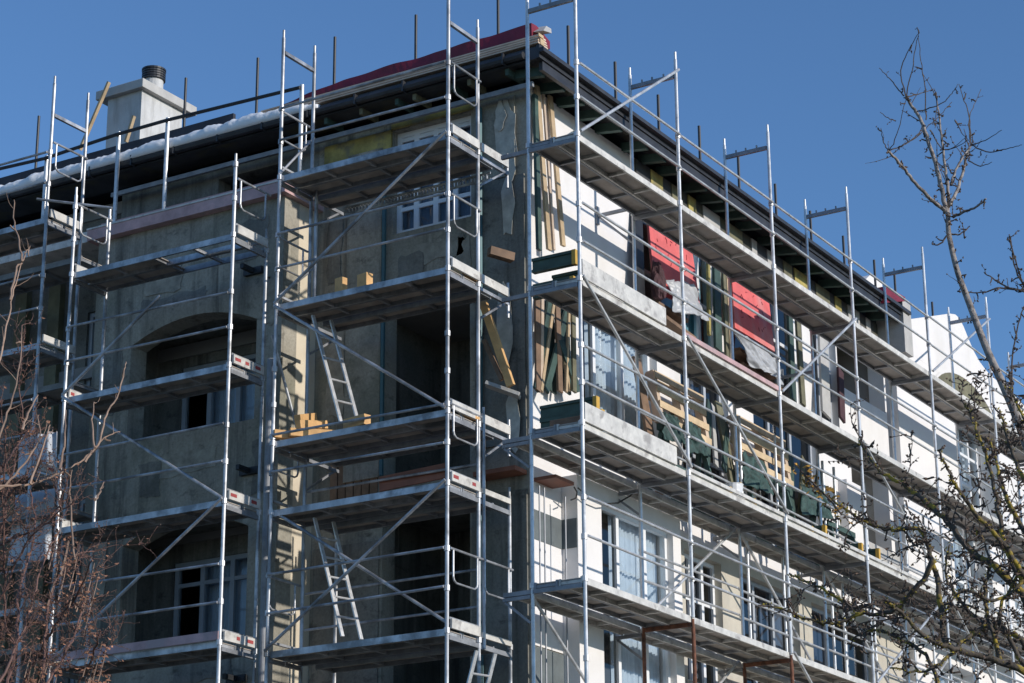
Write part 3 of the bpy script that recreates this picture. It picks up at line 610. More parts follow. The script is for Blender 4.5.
# ---- corner scaffold on the left facade
CY = (15.29, 18.05); CZ = [12.26, 10.38, 8.46, 7.52, 5.65, 3.75]
cs = empty('scaffold', (23.9, 16.7, GZ), 'galvanised scaffold tower at the shaded building corner, ladders between its decks', 'scaffold', 'scaffolds around the building')
cl = [z + d for z in CZ for d in (-.03, .5, 1.0)]
for y, t0, t1 in ((CY[0], onX(450, -2, XL).z, onX(477, 28, XLI).z), (CY[1], onX(277, 40, XL).z, onX(306, 56, XLI).z)):
    upright(cs, XL, y, GZ, t0, cl); upright(cs, XLI, y, GZ, t1, cl[::3])
    zt = min(t0, t1) - .22
    frame_tie(cs, (XL + .026, y, zt), (XLI - .026, y, zt), .05, 'steel_shaded')
    for z in CZ:
        frame_tie(cs, (XL + .026, y, z - .11), (XLI - .026, y, z - .11), .055)
        frame_tie(cs, (XL + .026, y, z + .13), (XLI - .026, y, z + .13), .03, 'steel_shaded')
    for z in (CZ[0], CZ[1], CZ[3], CZ[4]):
        end_guard(cs, (XL, y + .045 * (-1 if y < 16 else 1), z + 1.0), (XLI, y + .045 * (-1 if y < 16 else 1), z + 1.0))
XC = 24.88
for z in CZ:
    y0, y1 = CY[0] + .01, CY[1] - .01
    plank(cs, (XL + .02, y0, z), (XL + .02, y1, z), .345, (1, 0, 0), edge='steel_shaded')
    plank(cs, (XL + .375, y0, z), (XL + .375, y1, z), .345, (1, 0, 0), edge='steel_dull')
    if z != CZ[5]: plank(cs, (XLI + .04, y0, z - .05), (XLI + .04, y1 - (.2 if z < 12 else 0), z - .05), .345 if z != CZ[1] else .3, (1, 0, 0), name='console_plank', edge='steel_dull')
    for h in (.5, 1.0):
        if z == CZ[2] : continue
        rail(cs, (XL - .045, CY[0], z + h), (XL - .045, CY[1], z + h))
        if z < 8: rail(cs, (XLI + .045, CY[0], z + h - .1), (XLI + .045, CY[1], z + h - .1))
    if z in CZ[:3]:      # consoles reaching to the wall at the near end
        b = MB(); yy = CY[0]; b.bar((XLI + .026, yy, z - .08), (XC, yy, z - .08), .04, .045); b.bar((XLI + .026, yy, z - .5), (XC - .1, yy, z - .1), .028, .028); b.tube([(XC, yy, z - .28), (XC, yy, z + .22)], .02, 8); b.build('console_bracket', 'steel_shaded', cs)
        o = toe(cs, (XLI + .03, CY[0] - .03, z + .0), (XC - .03, CY[0] - .03, z + .0), .12, 'plank_edge'); stripes(o, (XLI + .03, CY[0] - .03, z - .02), (XC - .03, CY[0] - .03, z - .02), 2)
        b = MB(); yy = CY[1]; b.bar((XLI + .026, yy, z - .08), (XC, yy, z - .08), .04, .045); b.bar((XLI + .026, yy, z - .5), (XC - .1, yy, z - .1), .028, .028); b.build('console_bracket', 'steel_dull', cs)
    o = toe(cs, (XL + .04, CY[0] - .035, z + .002), (XLI - .03, CY[0] - .035, z + .002), .12, 'plank_edge'); stripes(o, (XL + .04, CY[0] - .035, z - .01), (XLI - .03, CY[0] - .035, z - .01), 3)
for z in CZ[3:5]: frame_tie(cs, (XLI, CY[0], z - .11), (XC, CY[0], z - .11), .06); toe(cs, (XLI + .03, CY[0] - .03, z), (XC - .03, CY[0] - .03, z), .07)
end_guard(cs, (XLI, CY[0] - .045, CZ[4] + 1.0), (XC, CY[0] - .045, CZ[4] + 1.0))
upright(cs, XC, CY[0], GZ, CZ[3] + .12, (CZ[4],)); upright(cs, XLI + .09, CY[0] - .02, CZ[3] - 2, CZ[2] + .1)
upright(cs, XC, CY[1], GZ, CZ[3] - .15, (CZ[4],)); upright(cs, XLI - .08, CY[1] - .15, CZ[1] - .1, CZ[0] - .15, m='steel_shaded')
b = MB()                                               # perforated inner edge strip of the top deck
z = CZ[0] - .17; b.bar((XC - .35, CY[0] + .05, z), (XC - .35, CY[1] - .3, z), .02, .03)
k = CY[0] + .1
while k < CY[1] - .35: b.box((XC - .37, k, z - .075), (XC - .335, k + .018, z - .016)); k += .055
b.bar((XC - .35, CY[0] + .05, z - .09), (XC - .35, CY[1] - .3, z - .09), .02, .03)
b.build('perforated_rail', 'steel_shaded', cs)
for (za, zb) in ((CZ[1], CZ[0]), ): brace(cs, (XL - .05, CY[1], za), (XL - .05, CY[0], zb))
brace(cs, (XL - .05, CY[1], CZ[1] - .03), (XL - .05, CY[0], CZ[2])); brace(cs, (XL - .05, CY[1], CZ[4]), (XL - .05, CY[0], CZ[3])); brace(cs, (XL + .05, CY[1], CZ[3]), (XL + .05, CY[0], CZ[4] + .06))
brace(cs, (XL - .03, CY[1], CZ[0]), (XLI + .03, CY[1], 13.1), .018); brace(cs, (XLI, CY[1] - .05, 11.1), (XL, CY[1] - .05, 10.5), .018)
brace(cs, (XL, CY[1] + .06, 9.95), (XLI, CY[1] + .06, 8.55), .02)

# ---- scaffold round the projecting bay
BY = (18.43, onX(65, 390, XF).y); BZ = [onX(232, 233, XF).z, onX(232, 362, XF).z, onX(228, 498, XF).z, onX(220, 640, XF).z, 3.9]
bs = empty('scaffold', (XF + .4, 20, GZ), 'galvanised scaffold in front of the grey projecting bay with arched openings', 'scaffold', 'scaffolds around the building')
bl = [z + d for z in BZ for d in (-.03, .5, 1.0)]
upright(bs, XF, BY[0], GZ, onX(235, 162, XF).z, bl); upright(bs, XFI, BY[0], GZ, onX(262, 238, XFI).z, bl[::3])
upright(bs, XF, BY[1], GZ, onX(73, 196, XF).z, bl); upright(bs, XFI, BY[1], GZ, BZ[0] + 1.1, bl[::3])
for y in BY:
    for z in BZ:
        frame_tie(bs, (XF + .026, y, z - .11), (XFI - .026, y, z - .11), .055); frame_tie(bs, (XF + .026, y, z + .13), (XFI - .026, y, z + .13), .03, 'steel_shaded')
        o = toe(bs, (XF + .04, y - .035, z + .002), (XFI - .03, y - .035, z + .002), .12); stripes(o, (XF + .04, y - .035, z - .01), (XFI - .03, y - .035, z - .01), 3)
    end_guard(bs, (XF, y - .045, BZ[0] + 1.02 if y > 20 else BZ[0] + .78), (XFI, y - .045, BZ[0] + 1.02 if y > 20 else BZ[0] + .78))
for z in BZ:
    plank(bs, (XF + .02, BY[0] + .01, z), (XF + .02, BY[1] - .01, z), .345, (1, 0, 0), edge='steel_shaded', rungs=z < BZ[0] - .1)
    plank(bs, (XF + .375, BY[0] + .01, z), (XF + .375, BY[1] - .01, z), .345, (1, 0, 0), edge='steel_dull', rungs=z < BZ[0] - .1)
    if z < BZ[0] - .1:
        for h in (.5, 1.0): rail(bs, (XF - .045, BY[0], z + h), (XF - .045, BY[1], z + h))
MB().bar((XF + .37, BY[1] - .02, BZ[0] - .03), (XF + .37, BY[1] - 1.5, BZ[0] - .03), .62, .014).build('panel', 'plywood', bs)
brace(bs, (XF - .05, BY[1], BZ[1] + .02), onX(160, 296, XF - .05)); brace(bs, (XF - .05, BY[1], BZ[1]), (XF - .05, BY[0], BZ[2])); brace(bs, (XF - .05, BY[1] + .1, BZ[3] - .1), (XF - .05, BY[0], BZ[2]))
MB().bar((XF - .02, BY[0], BZ[3] + .06), (XF - .02, BY[1], BZ[3] + .06), .03, .11).build('toe_board', 'pink_edge', bs)
brace(bs, (XFI, BY[0] - .03, BZ[0] + .1), onX(205, 255, XF), .016)

# ---- far left scaffold
FY = (onX(45, 240, XF).y, 25.2, 28.2); FZ = [onX(25, 222, XF).z, onX(25, 345, XF).z, onX(15, 472, XF).z, onX(0, 610, XF).z, 3.6]
fs_ = empty('scaffold', (XF + .4, 25, GZ), 'galvanised scaffold at the left edge beyond the bay, half hidden by the shrub', 'scaffold', 'scaffolds around the building')
for i, y in enumerate(FY):
    upright(fs_, XF, y, GZ, onX(54, 84, XF).z, [z + d for z in FZ for d in (.5, 1.0)]); upright(fs_, XFI, y, GZ, onX(86, 101, XFI).z)
    frame_tie(fs_, (XF + .026, y, 13.9), (XFI - .026, y, 13.9), .05, 'steel_shaded')
    for z in FZ:
        frame_tie(fs_, (XF + .026, y, z - .11), (XFI - .026, y, z - .11), .055); o = toe(fs_, (XF + .04, y - .035, z), (XFI - .03, y - .035, z), .12); stripes(o, (XF + .04, y - .035, z - .01), (XFI - .03, y - .035, z - .01), 3)
    end_guard(fs_, (XF, y - .045, FZ[0] + 1.15), (XFI, y - .045, FZ[0] + 1.15))
for i in range(2):
    for z in FZ:
        plank(fs_, (XF + .02, FY[i] + .01, z), (XF + .02, FY[i + 1] - .01, z), .345, (1, 0, 0), edge='steel_shaded'); plank(fs_, (XF + .375, FY[i] + .01, z), (XF + .375, FY[i + 1] - .01, z), .345, (1, 0, 0), edge='steel_dull')
        plank(fs_, (XFI + .05, FY[i] + .01, z - .35), (XFI + .05, FY[i + 1] - .01, z - .35), .6, (1, 0, 0), name='console_plank', edge='steel_dull')
        for h in (.5, 1.0): rail(fs_, (XF - .045, FY[i], z + h), (XF - .045, FY[i + 1], z + h))
brace(fs_, onX(37, 199, XF - .06), onX(112, 208, XF + .3), .02, 'cross_tube')

# ---- ladders
def ladder(p, q, across, label, w=.31):
    p = Vector(p); q = Vector(q); a = Vector(across).normalized() * (w / 2); L = (q - p).length
    r = empty('ladder', p, label, 'ladder', 'ladders between the scaffold decks')
    for s in (-1, 1): MB().bar(p + a * s, q + a * s, .024, .05, up=a).build('rail', 'steel', r)
    n = int(L / .28)
    for i in range(1, n):
        c = lerp(p, q, i / n); MB().tube([c - a * .95, c + a * .95], .0165, 8).build('rung', 'steel', r)
    return r
xm = XL + .38
ac = (.9, -.25, 0)
ladder(onX(350, 424, xm), onX(322, 318, xm), ac, 'aluminium ladder beside the cut timbers on the third deck of the corner scaffold')
ladder(onX(352, 638, xm), onX(324, 520, xm), ac, 'aluminium ladder on the lowest deck of the corner scaffold, below the reddish board')
ladder(onX(452, 790, xm + .2), onX(486, 652, xm + .2), ac, 'aluminium ladder cut off by the bottom edge under the corner scaffold')

# ------------------------------------------------------------------ loose things
def board(name, p, q, w, h, m, label, cat, up=(0, 0, 1), group=None, bevel=.004):
    o = MB().bar(p, q, w, h, up).build(name, m, bevel=bevel); return tag(o, label, cat, group)
def hbeam(p, q, label, group):
    """formwork beam: green I-section, yellow cap on the outer end p"""
    p = Vector(p); q = Vector(q); d = (q - p).normalized(); r = empty('formwork_beam', (p + q) / 2 - Vector((0, 0, .06)), label, 'beam', group)
    b = MB(); u = Vector((0, 0, .08)); b.bar(p + u, q + u, .085, .04); b.bar(p - u, q - u, .085, .04); b.bar(p, q, .035, .125); b.build('web', 'green_wood', r)
    MB().bar(p - d * .012, p + d * .045, .09, .206).build('end_cap', 'beam_end', r)
    return r
def beam_px(a, b_, y, z, label, group):
    q = onY(a[0], a[1], y); p = onX(b_[0], b_[1], q.x); q.z = p.z = z; return hbeam(p, q, label, group)
G1 = 'green formwork beams stacked on the right scaffold'
z2 = RZ[1]; z3 = RZ[2]
beam_px((533, 254), (576, 246), 14.9, z2 + .56, 'green formwork beam lying highest in the stack on the upper corner deck', G1)
beam_px((553, 262), (587, 256), 14.7, z2 + .34, 'green formwork beam with yellow end, foremost of the stack on the upper corner deck', G1)
beam_px((534, 268), (574, 262), 14.8, z2 + .13, 'green formwork beam at the bottom of the stack on the upper corner deck', G1)
beam_px((541, 392), (597, 388), 14.95, z3 + .50, 'green formwork beam under the leaning planks at the corner, top of the pair', G1)
beam_px((541, 402), (602, 397), 14.9, z3 + .28, 'green formwork beam under the leaning planks at the corner, bottom of the pair', G1)
for k, x in enumerate((24.66, 25.05)):
    board('timber_block', (x, 14.0, z3 + .1), (x, 14.5, z3 + .1), .12, .2, 'brown_wood', ['dark timber block under the left side of the corner beams', 'dark timber block under the right side of the corner beams'][k], 'block')

def leaning(px0, py0, px1, py1, w, h, m, y0, y1, label, grp):
    p = onY(px0, py0, y0); q = onY(px1, py1, y1)
    return board('leaning_plank', p, q, w, h, m, label, 'plank', up=(0, 1, 0), group=grp)
G2 = 'long planks leaning on the white wall at the corner'
leaning(549, 250, 537, 86, .10, .04, 'pine', 14.98, 15.11, 'long pale plank leaning on the white wall, left of the upper pair', G2)
leaning(554, 250, 543, 90, .05, .03, 'batten', 14.95, 15.1, 'thin pale lath leaning between the two upper long planks', G2)
leaning(563, 246, 550, 96, .10, .04, 'pine', 14.98, 15.11, 'long pale plank leaning on the white wall, right of the upper pair', G2)
leaning(539, 250, 535, 95, .09, .05, 'green_wood', 14.99, 15.1, 'long dark green plank leaning on the white wall beside the pale ones', G2)
G3 = 'short planks leaning under the second deck at the corner'
for (a, m, w, lab) in (((541, 392, 542, 296), 'batten', .07, 'pale upright lath leftmost of the planks under the second deck'),
                    ((536, 390, 551, 296), 'green_wood', .12, 'green plank slanting right, leftmost green one under the second deck'),
                    ((541, 391, 554, 300), 'pine', .06, 'pale thin lath slanting right between two green planks'),
                    ((560, 392, 557, 300), 'brown_wood', .12, 'brown upright plank in the middle under the second deck'),
                    ((546, 391, 569, 304), 'green_wood', .12, 'green plank slanting right across the brown upright one'),
                    ((574, 392, 573, 306), 'olive_wood', .10, 'olive upright plank beside the outer scaffold post'),
                    ((579, 392, 560, 340), 'green_wood', .14, 'short green plank slanting left at the foot of the planks'),
                    ((566, 392, 569, 304), 'pine', .05, 'thin pale lath right of the brown upright plank'),
                    ((552, 392, 549, 300), 'green_wood', .20, 'wide dark green board standing behind the slanting planks'),
                    ((566, 392, 564, 302), 'netting_green', .24, 'wide dark board standing behind the brown upright plank'),
                    ((538, 391, 537, 298), 'brown_wood', .12, 'dark brown board standing at the very corner of the white wall'),
                    ((570, 391, 556, 318), 'pine', .05, 'pale lath slanting left across the dark boards')):
    yy = 14.86 + random.uniform(0, .08) + (.10 if w > .15 else 0)
    leaning(a[0], a[1], a[2], a[3], w, .035, m, yy, yy + .12, lab, G3)

# red boards in front of the window openings
def red_board(quad, label):
    c = [onY(px, py, YW - .06 - .14 * (i > 1)) for i, (px, py) in enumerate(quad)]
    r = MB().prism(c, (0, -.035, 0)).build('red_board', 'red_board'); tag(r, label, 'board', 'red boards closing the upper windows')
    b = MB(); n = (c[1] - c[0]); v = (c[3] - c[0])
    for _ in range(26):                                 # dark scuffs and staple marks
        u, t = random.uniform(.1, .85), random.uniform(.12, .85); p = c[0] + n * u + v * t + Vector((0, -.041, 0)); l = random.uniform(.02, .10)
        d = (n.normalized() * random.uniform(-.7, .7) + v.normalized() * random.uniform(-1, .2)).normalized() * l
        b.bar(p, p + d, .012, .004, up=(0, 1, 0))
    b.build('scuff_mark', 'board_scuff', r)
red_board([(645, 205), (687, 228), (699, 312), (653, 292)], 'red board leaning in the first upper window opening, a grey plastic sheet at its foot')
red_board([(729, 262), (765, 284), (773, 352), (733, 328)], 'red board leaning in the second upper window opening, further from the corner')
G4 = 'wooden posts framing the upper window openings'
for (a, m, w, lab) in (((640, 300, 637, 212), 'bar_black', .26, 'wide dark panel standing beside the first red board'),
                    ((656, 300, 648, 215), 'olive_wood', .10, 'olive brown post along the left edge of the first red board'),
                    ((709, 335, 708, 245), 'insulation_yellow', .07, 'yellowish post between the first window and the dark green panel'),
                    ((718, 350, 716, 250), 'green_wood', .22, 'dark green panel standing between the two upper windows'),
                    ((731, 365, 726, 262), 'pine', .09, 'pale weathered post along the left edge of the second red board'),
                    ((727, 360, 723, 262), 'olive_wood', .10, 'olive post just left of the pale weathered post'),
                    ((793, 400, 789, 300), 'green_wood', .16, 'dark green plank leaning right of the second red board'),
                    ((803, 405, 797, 312), 'olive_wood', .16, 'olive green plank leaning beside the dark green one, near the metal post'),
                    ((826, 415, 822, 325), 'concrete', .34, 'grey sheet standing upright past the metal post'),
                    ((842, 420, 840, 370), 'cloth_dark', .22, 'dark red narrow panel on the third bay of the second deck')):
    p = onY(a[0], a[1], YW - .2); q = onY(a[2], a[3], YW - .06); q.z = min(q.z, 13.2)
    o = board('opening_post', p, q, w, .045, m, lab, 'post', up=(0, 1, 0), group=G4)
for (p, q, lab) in (((652, 304), (682, 322), 'brown plank ledge under the first red board'), ((660, 318), (690, 340), 'lower brown plank ledge under the first window'), ((734, 350), (772, 378), 'brown plank ledge under the second red board'), ((738, 365), (778, 392), 'lower brown plank ledge under the second window')):
    board('ledge_plank', onY(*p, YW - .2), onY(*q, YW - .2), .22, .06, 'brown_wood', lab, 'plank')

def drape(name, quad, Y0, m, label, cat, seed, amp=.07, bulge=.12):
    """thin sheet hanging over an edge: quad = photo corners TL TR BR BL of its real place in front of the wall"""
    tl, tr, br, bl = [onY(px, py, Y0) for px, py in quad]; nx, nz = 44, 40; vs = []; fs = []
    for j in range(nz + 1):
        v = j / nz
        for i in range(nx + 1):
            u = i / nx; p = lerp(lerp(tl, tr, u), lerp(bl, br, u), v)
            f = 1.2 * abs(noise.noise(Vector((u * 3.2 + v * 1.6 * math.sin(seed), v * .8, seed)))) + .35 * abs(noise.noise(Vector((u * 8 - v * 2.4, v * 1.6, seed + 5)))) + .06 * noise.noise(Vector((u * 19, v * 9, seed)))
            p.y += -amp * 2.2 * f - bulge * math.sin(math.pi * u) * v; p.z += .05 * noise.noise(Vector((u * 5, seed, 2))) * (1 if j in (0, nz) else .3) ; p.x += .05 * noise.noise(Vector((v * 5, seed, 7)))
            vs.append(p)
    for j in range(nz):
        for i in range(nx): a = j * (nx + 1) + i; fs.append((a, a + 1, a + nx + 2, a + nx + 1))
    o = MB().add(vs, fs).build(name, m, smooth=True, fix=False); k = o.modifiers.new('thick', 'SOLIDIFY'); k.thickness = .004
    return tag(o, label, cat)
def crumple(name, c, sx, sy, sz, m, label, cat, seed, rough=.35, sub=4):
    bm = bmesh.new(); bmesh.ops.create_icosphere(bm, subdivisions=sub, radius=1)
    b = MB(); base = {}
    for v in bm.verts:
        n = noise.noise(v.co * 1.6 + Vector((seed, 0, 0))) * rough + noise.noise(v.co * 4.5 + Vector((0, seed, 0))) * rough * .45 + abs(noise.noise(v.co * 9 + Vector((0, 0, seed)))) * rough * .2
        p = v.co * (1 + n); base[v.index] = Vector((p.x * sx, p.y * sy, max(-.8, p.z) * sz)) + Vector(c)
    vs = [base[v.index] for v in bm.verts]; fs = [tuple(v.index for v in f.verts) for f in bm.faces]; bm.free()
    o = b.add(vs, fs).build(name, m, smooth=False); return tag(o, label, cat)
drape('plastic_sheet', [(664, 280), (692, 284), (704, 322), (668, 312)], YW - .34, 'plastic_grey', 'crumpled grey plastic sheet hanging over the ledge in front of the first red board', 'sheet', 3)
crumple('cloth_bundle', onY(658, 283, YW - .33), .12, .10, .32, 'cloth_dark', 'dark red cloth bundle at the lower left of the first red board', 'cloth', 5, .4)
drape('plastic_sheet', [(733, 333), (775, 358), (779, 386), (748, 366)], YW - .36, 'plastic_grey', 'creased grey blue plastic sheet sagging under the second red board', 'sheet', 12, .08, .1)
for px, py, s, sd, lab in ((742, 243, .34, 21, 'white plastic sheet heaped on the top deck near the middle of the facade'), (758, 252, .2, 27, 'small white plastic heap on the top deck just past the larger one'), (803, 283, .34, 23, 'white plastic sheet lying on the top deck further from the corner')):
    q = onY(px, py, YI - .25); q.z = RZ[0] + .12
    crumple('plastic_sheet', q, s, .2, .16, 'plastic_white', lab, 'sheet', sd, .5)
# pallets
def pallet(x0, x1, z0, z1, y, label):
    r = empty('pallet', ((x0 + x1) / 2, y, z0), label, 'pallet', 'pale wooden pallets standing upright on the third deck')
    lean = .12
    def pt(x, z, d=0): return Vector((x, y + lean * (z - z0) / (z1 - z0) + d, z))
    n = 4
    for k in range(n):
        z = z0 + (z1 - z0) * (.07 + .86 * k / (n - 1))
        MB().bar(pt(x0, z + random.uniform(-.015, .015), -.075), pt(x1, z + random.uniform(-.015, .015), -.075), .022, .10, up=(0, 0, 1)).build('slat', 'slat_wood', r)
    for x in (x0 + .05, (x0 + x1) / 2, x1 - .05): MB().bar(pt(x, z0), pt(x, z1), .1, .12, up=(0, 1, 0)).build('stringer', 'batten', r)
    for k in range(3):
        z = z0 + (z1 - z0) * (.1 + .8 * k / 2); MB().bar(pt(x0, z, .075), pt(x1, z, .075), .022, .1, up=(0, 0, 1)).build('slat', 'pine', r)
pallet(28.05, 29.6, 9.36, 10.14, 14.74, 'pale wooden pallet standing on its side on the third deck, nearer the corner')
pallet(30.68, 32.45, 9.36, 10.14, 14.74, 'pale wooden pallet standing on its side on the third deck, further from the corner')
for x, z, lab in ((28.0, RZ[2], 'brown plank standing at the left end of the nearer pallet'), (30.6, RZ[2], 'olive plank standing at the left end of the further pallet')):
    board('leaning_plank', (x - .05, 14.68, z), (x - .08, 15.0, z + 2.05), .22, .05, 'brown_wood' if x < 30 else 'olive_wood', lab, 'plank', up=(0, 1, 0))
def trestle(x0, x1, z0, z1, y, label):
    r = empty('trestle', ((x0 + x1) / 2, y, z0), label, 'trestle', 'green trestles on the third deck')
    MB().bar((x0, y, z1 - .05), (x1, y, z1 - .05), .10, .09).build('top_bar', 'green_wood', r)
    for x in (x0 + .12, x1 - .12):
        for s_ in (-1, 1): MB().bar((x + .16 * (1 if x > (x0 + x1) / 2 else -1), y + .20 * s_, z0), (x, y + .03 * s_, z1 - .1), .075, .045, up=(1, 0, 0)).build('leg', 'green_wood', r)
    for s_ in (-1, 1): MB().bar((x0 + .02, y + .13 * s_, z0 + .45), (x1 - .02, y + .13 * s_, z0 + .45), .03, .09).build('cross_bar', 'green_wood', r)
    return r
trestle(28.1, 29.5, z3, 9.35, 14.74, 'green wooden trestle carrying the nearer pallet'); trestle(30.75, 32.35, z3, 9.35, 14.74, 'green wooden trestle carrying the further pallet')
trestle(33.7, 34.8, z3, 9.1, 14.7, 'green wooden trestle standing alone before the white pier')
for k, (x, z, lab) in enumerate(((28.9, z3 + .08, 'green formwork beam under the nearer pallet, lower one'), (29.25, z3 + .22, 'green formwork beam under the nearer pallet, upper one'), (29.7, z3 + .08, 'green formwork beam with a yellow end, right of the nearer pallet'),
                     (31.7, z3 + .08, 'green formwork beam lying under the further pallet'), (32.2, z3 + .2, 'green formwork beam raised under the further pallet'), (33.6, z3 + .2, 'green formwork beam right of the further pallet, nearer of two'), (34.3, z3 + .25, 'green formwork beam on the third deck just before the white pier'))):
    hbeam((x, 14.05, z + .03), (x - .1, 14.95, z + .05), lab, G1)
for q, sd, lab in (([(662, 412), (676, 418), (682, 446), (660, 440)], 31, 'dark green netting hanging in front of the nearer pallet foot'), ([(682, 418), (698, 428), (706, 458), (684, 452)], 37, 'dark green netting hanging at the right end of the nearer pallet'),
                   ([(742, 452), (762, 462), (770, 496), (740, 486)], 33, 'dark green netting hanging below the further pallet'), ([(800, 484), (822, 490), (834, 522), (800, 514)], 41, 'dark green netting hanging near the white pier on the third deck')):
    drape('netting', q, 14.66, 'netting_green', lab, 'netting', sd, .06, .06)
G5 = 'boards leaning round the pallets on the third deck'
for a, m, w, lab in (((664, 446, 672, 412), 'green_wood', .12, 'short green board slanting right at the foot of the nearer pallet'), ((690, 456, 680, 420), 'green_wood', .10, 'short green board slanting left at the foot of the nearer pallet'), ((707, 462, 709, 402), 'green_wood', .16, 'tall green board right of the nearer pallet'), ((716, 466, 712, 405), 'concrete', .12, 'grey board right of the nearer pallet'),
                     ((724, 470, 727, 425), 'green_wood', .14, 'tall green board left of the further pallet'), ((752, 488, 762, 455), 'pine', .05, 'pale lath slanting right below the further pallet'), ((792, 510, 790, 452), 'green_wood', .2, 'tall green board right of the further pallet'), ((800, 516, 803, 458), 'olive_wood', .14, 'olive board right of the further pallet, beside the tall green one'),
                     ((822, 525, 812, 496), 'beam_end', .05, 'thin yellow lath slanting left near the white pier'), ((812, 522, 820, 470), 'netting_green', .2, 'wide dark board standing before the white pier')):
    leaning(a[0], a[1], a[2], a[3], w, .035, m, 14.74, 14.96, lab, G5)
for k, (px, py, lab) in enumerate(((648, 458, 'small white bucket at the edge of the third deck, nearer the corner'), (734, 500, 'small white bucket at the edge of the third deck, further from the corner'))):
    q = onY(px, py, 14.1); q.z = RZ[2]
    r = empty('bucket', q, lab, 'bucket', 'white buckets on the third deck')
    MB().tube([q, q + Vector((0, 0, .02)), q + Vector((0, 0, .28)), q + Vector((0, 0, .30))], [.11, .115, .14, .145], 16).build('body', 'plastic_white', r)
    MB().tube([q + Vector((.146 * math.cos(a), .146 * math.sin(a), .28 + .1 * math.sin(a * 1))) for a in [math.pi * i / 10 for i in range(11)]], .004, 6).build('handle', 'steel_dull', r)

# shuttering boards wrapped round the corner at the lower storey
xe_ = onY(574, 484, YW - .36).x
o = MB().box((XW + .03, YW - .36, 7.90), (xe_, YW - .024, 7.945)).build('shuttering_board', 'formply'); tag(o, 'brown shuttering board sticking out of the white wall just round the corner', 'board')
o = MB().bar((XW - .17, 15.2, 8.02), (XW - .17, 15.85, 8.02), .30, .06).build('shuttering_board', 'formply'); tag(o, 'rusty brown shuttering board on the shaded wall left of the corner', 'board')
p, q = onX(380, 480, XLI + .1), onX(446, 466, XLI + .1)
o = MB().bar(p + Vector((0, 0, -.06)), q + Vector((0, 0, -.06)), .03, .2).build('form_panel', 'formply'); tag(o, 'reddish brown form board standing on the fourth deck of the corner scaffold', 'board')
# hanging cable
pts = [onY(px, py, YW - .4) for px, py in ((578, 488), (590, 498), (604, 504), (618, 503), (630, 496), (640, 486))]
o = MB().tube(pts, .011, 8).build('cable', 'cable'); tag(o, 'black cable sagging in a loop under the third deck', 'cable')
pts = [onY(px, py, YW - .3) for px, py in ((574, 487), (577, 492), (576, 498), (571, 500))]
o = MB().tube(pts, .01, 8).build('cable_end', 'cable'); tag(o, 'short black cable end hanging from the brown board at the corner', 'cable')

# left corner deck timbers
xq = XL + .09
def cut(px, py, ln, w, h, lab, z, x=xq, ang=0.2, m='orange_wood'):
    c = onX(px, py, x); c.z = z + h / 2 + .003; d = Vector((math.sin(ang), math.cos(ang), 0)) * ln / 2
    board('cut_timber', c - d, c + d, w, h, m, lab, 'timber', group='cut timbers on the corner scaffold decks')
zc1, zc2 = CZ[1], CZ[2]
cut(341, 283, .14, .10, .20, 'small orange timber offcut on the second deck, left of two', zc1)
cut(365, 279, .18, .12, .18, 'small orange timber offcut on the second deck, right of two', zc1)
cut(467, 260, .16, .34, .16, 'orange timber end lying by the inner post on the second deck', zc1, XL + .62)
cut(357, 412, .40, .12, .14, 'orange timber block right of the ladder foot on the third deck', zc2)
cut(462, 395, .35, .3, .04, 'thin orange board lying at the near end of the third deck', zc2, XL + .55)
for k, (px, py, dz, lab) in enumerate(((300, 412, .0, 'lowest orange beam of the pile beside the sunlit return wall'), (312, 408, .13, 'middle orange beam of the pile beside the sunlit return wall'), (322, 404, .02, 'front orange beam of the pile nearest the ladder'), (306, 404, .26, 'topmost orange beam of the pile beside the sunlit return wall'))):
    c = onX(px, py, XL + .30 + .06 * k); c.z = zc2 + .10 + dz * 1.2
    d = Vector((.5, (-.34, -.1, -.42, .05)[k], (.0, .10, .02, .16)[k])) * (1, .8, 1.1, .7)[k]
    board('cut_timber', c - d * .6, c + d * .6, .10, .11, 'orange_wood', lab, 'timber', group='cut timbers on the corner scaffold decks')
p, q = onX(479, 290, XC - .22), onX(511, 386, XC - .12)
board('prop', p, q, .11, .06, 'orange_wood', 'long orange timber prop leaning diagonally on the shaded corner wall', 'timber', up=(1, 0, 0))
p, q = onX(484, 340, XC - .12), onX(502, 380, XC - .12)
board('prop', p, q, .06, .05, 'brown_wood', 'thin darker batten beside the long orange prop', 'timber', up=(1, 0, 0))
p, q = onX(489, 251, XC - .2), onX(513, 258, XC + .1)
board('timber_beam', p, q, .12, .12, 'brown_wood', 'brown timber beam poking out above the second deck by the corner wall', 'timber')
p, q = onX(486, 384, XC - .1), onX(520, 396, XC + .1)
board('timber_beam', p, q, .2, .05, 'concrete', 'grey plank lying below the orange prop by the corner wall', 'plank')
# brackets: black wall anchors on the bay
for px, py, lab in ((253, 271, 'black wall bracket high on the bay corner'), (249, 471, 'black wall bracket in the middle of the bay corner'), (236, 679, 'black wall bracket low on the bay corner')):
    q = onX(px, py, XB - .04); r = MB(); r.box((XB - .3, q.y - .03, q.z - .035), (XB - .002, q.y + .03, q.z + .035)); r.box((XB - .06, q.y - .16, q.z - .05), (XB - .003, q.y + .16, q.z + .05))
    o = r.build('wall_bracket', 'bar_black'); tag(o, lab, 'bracket', 'black brackets on the bay corner')
# rain pipe on the bay corner
MB().tube([(XB - .07, YB0 + .12, GZ), (XB - .07, YB0 + .12, 10.0)], .05, 12).build('downpipe', 'steel_dull', bld)
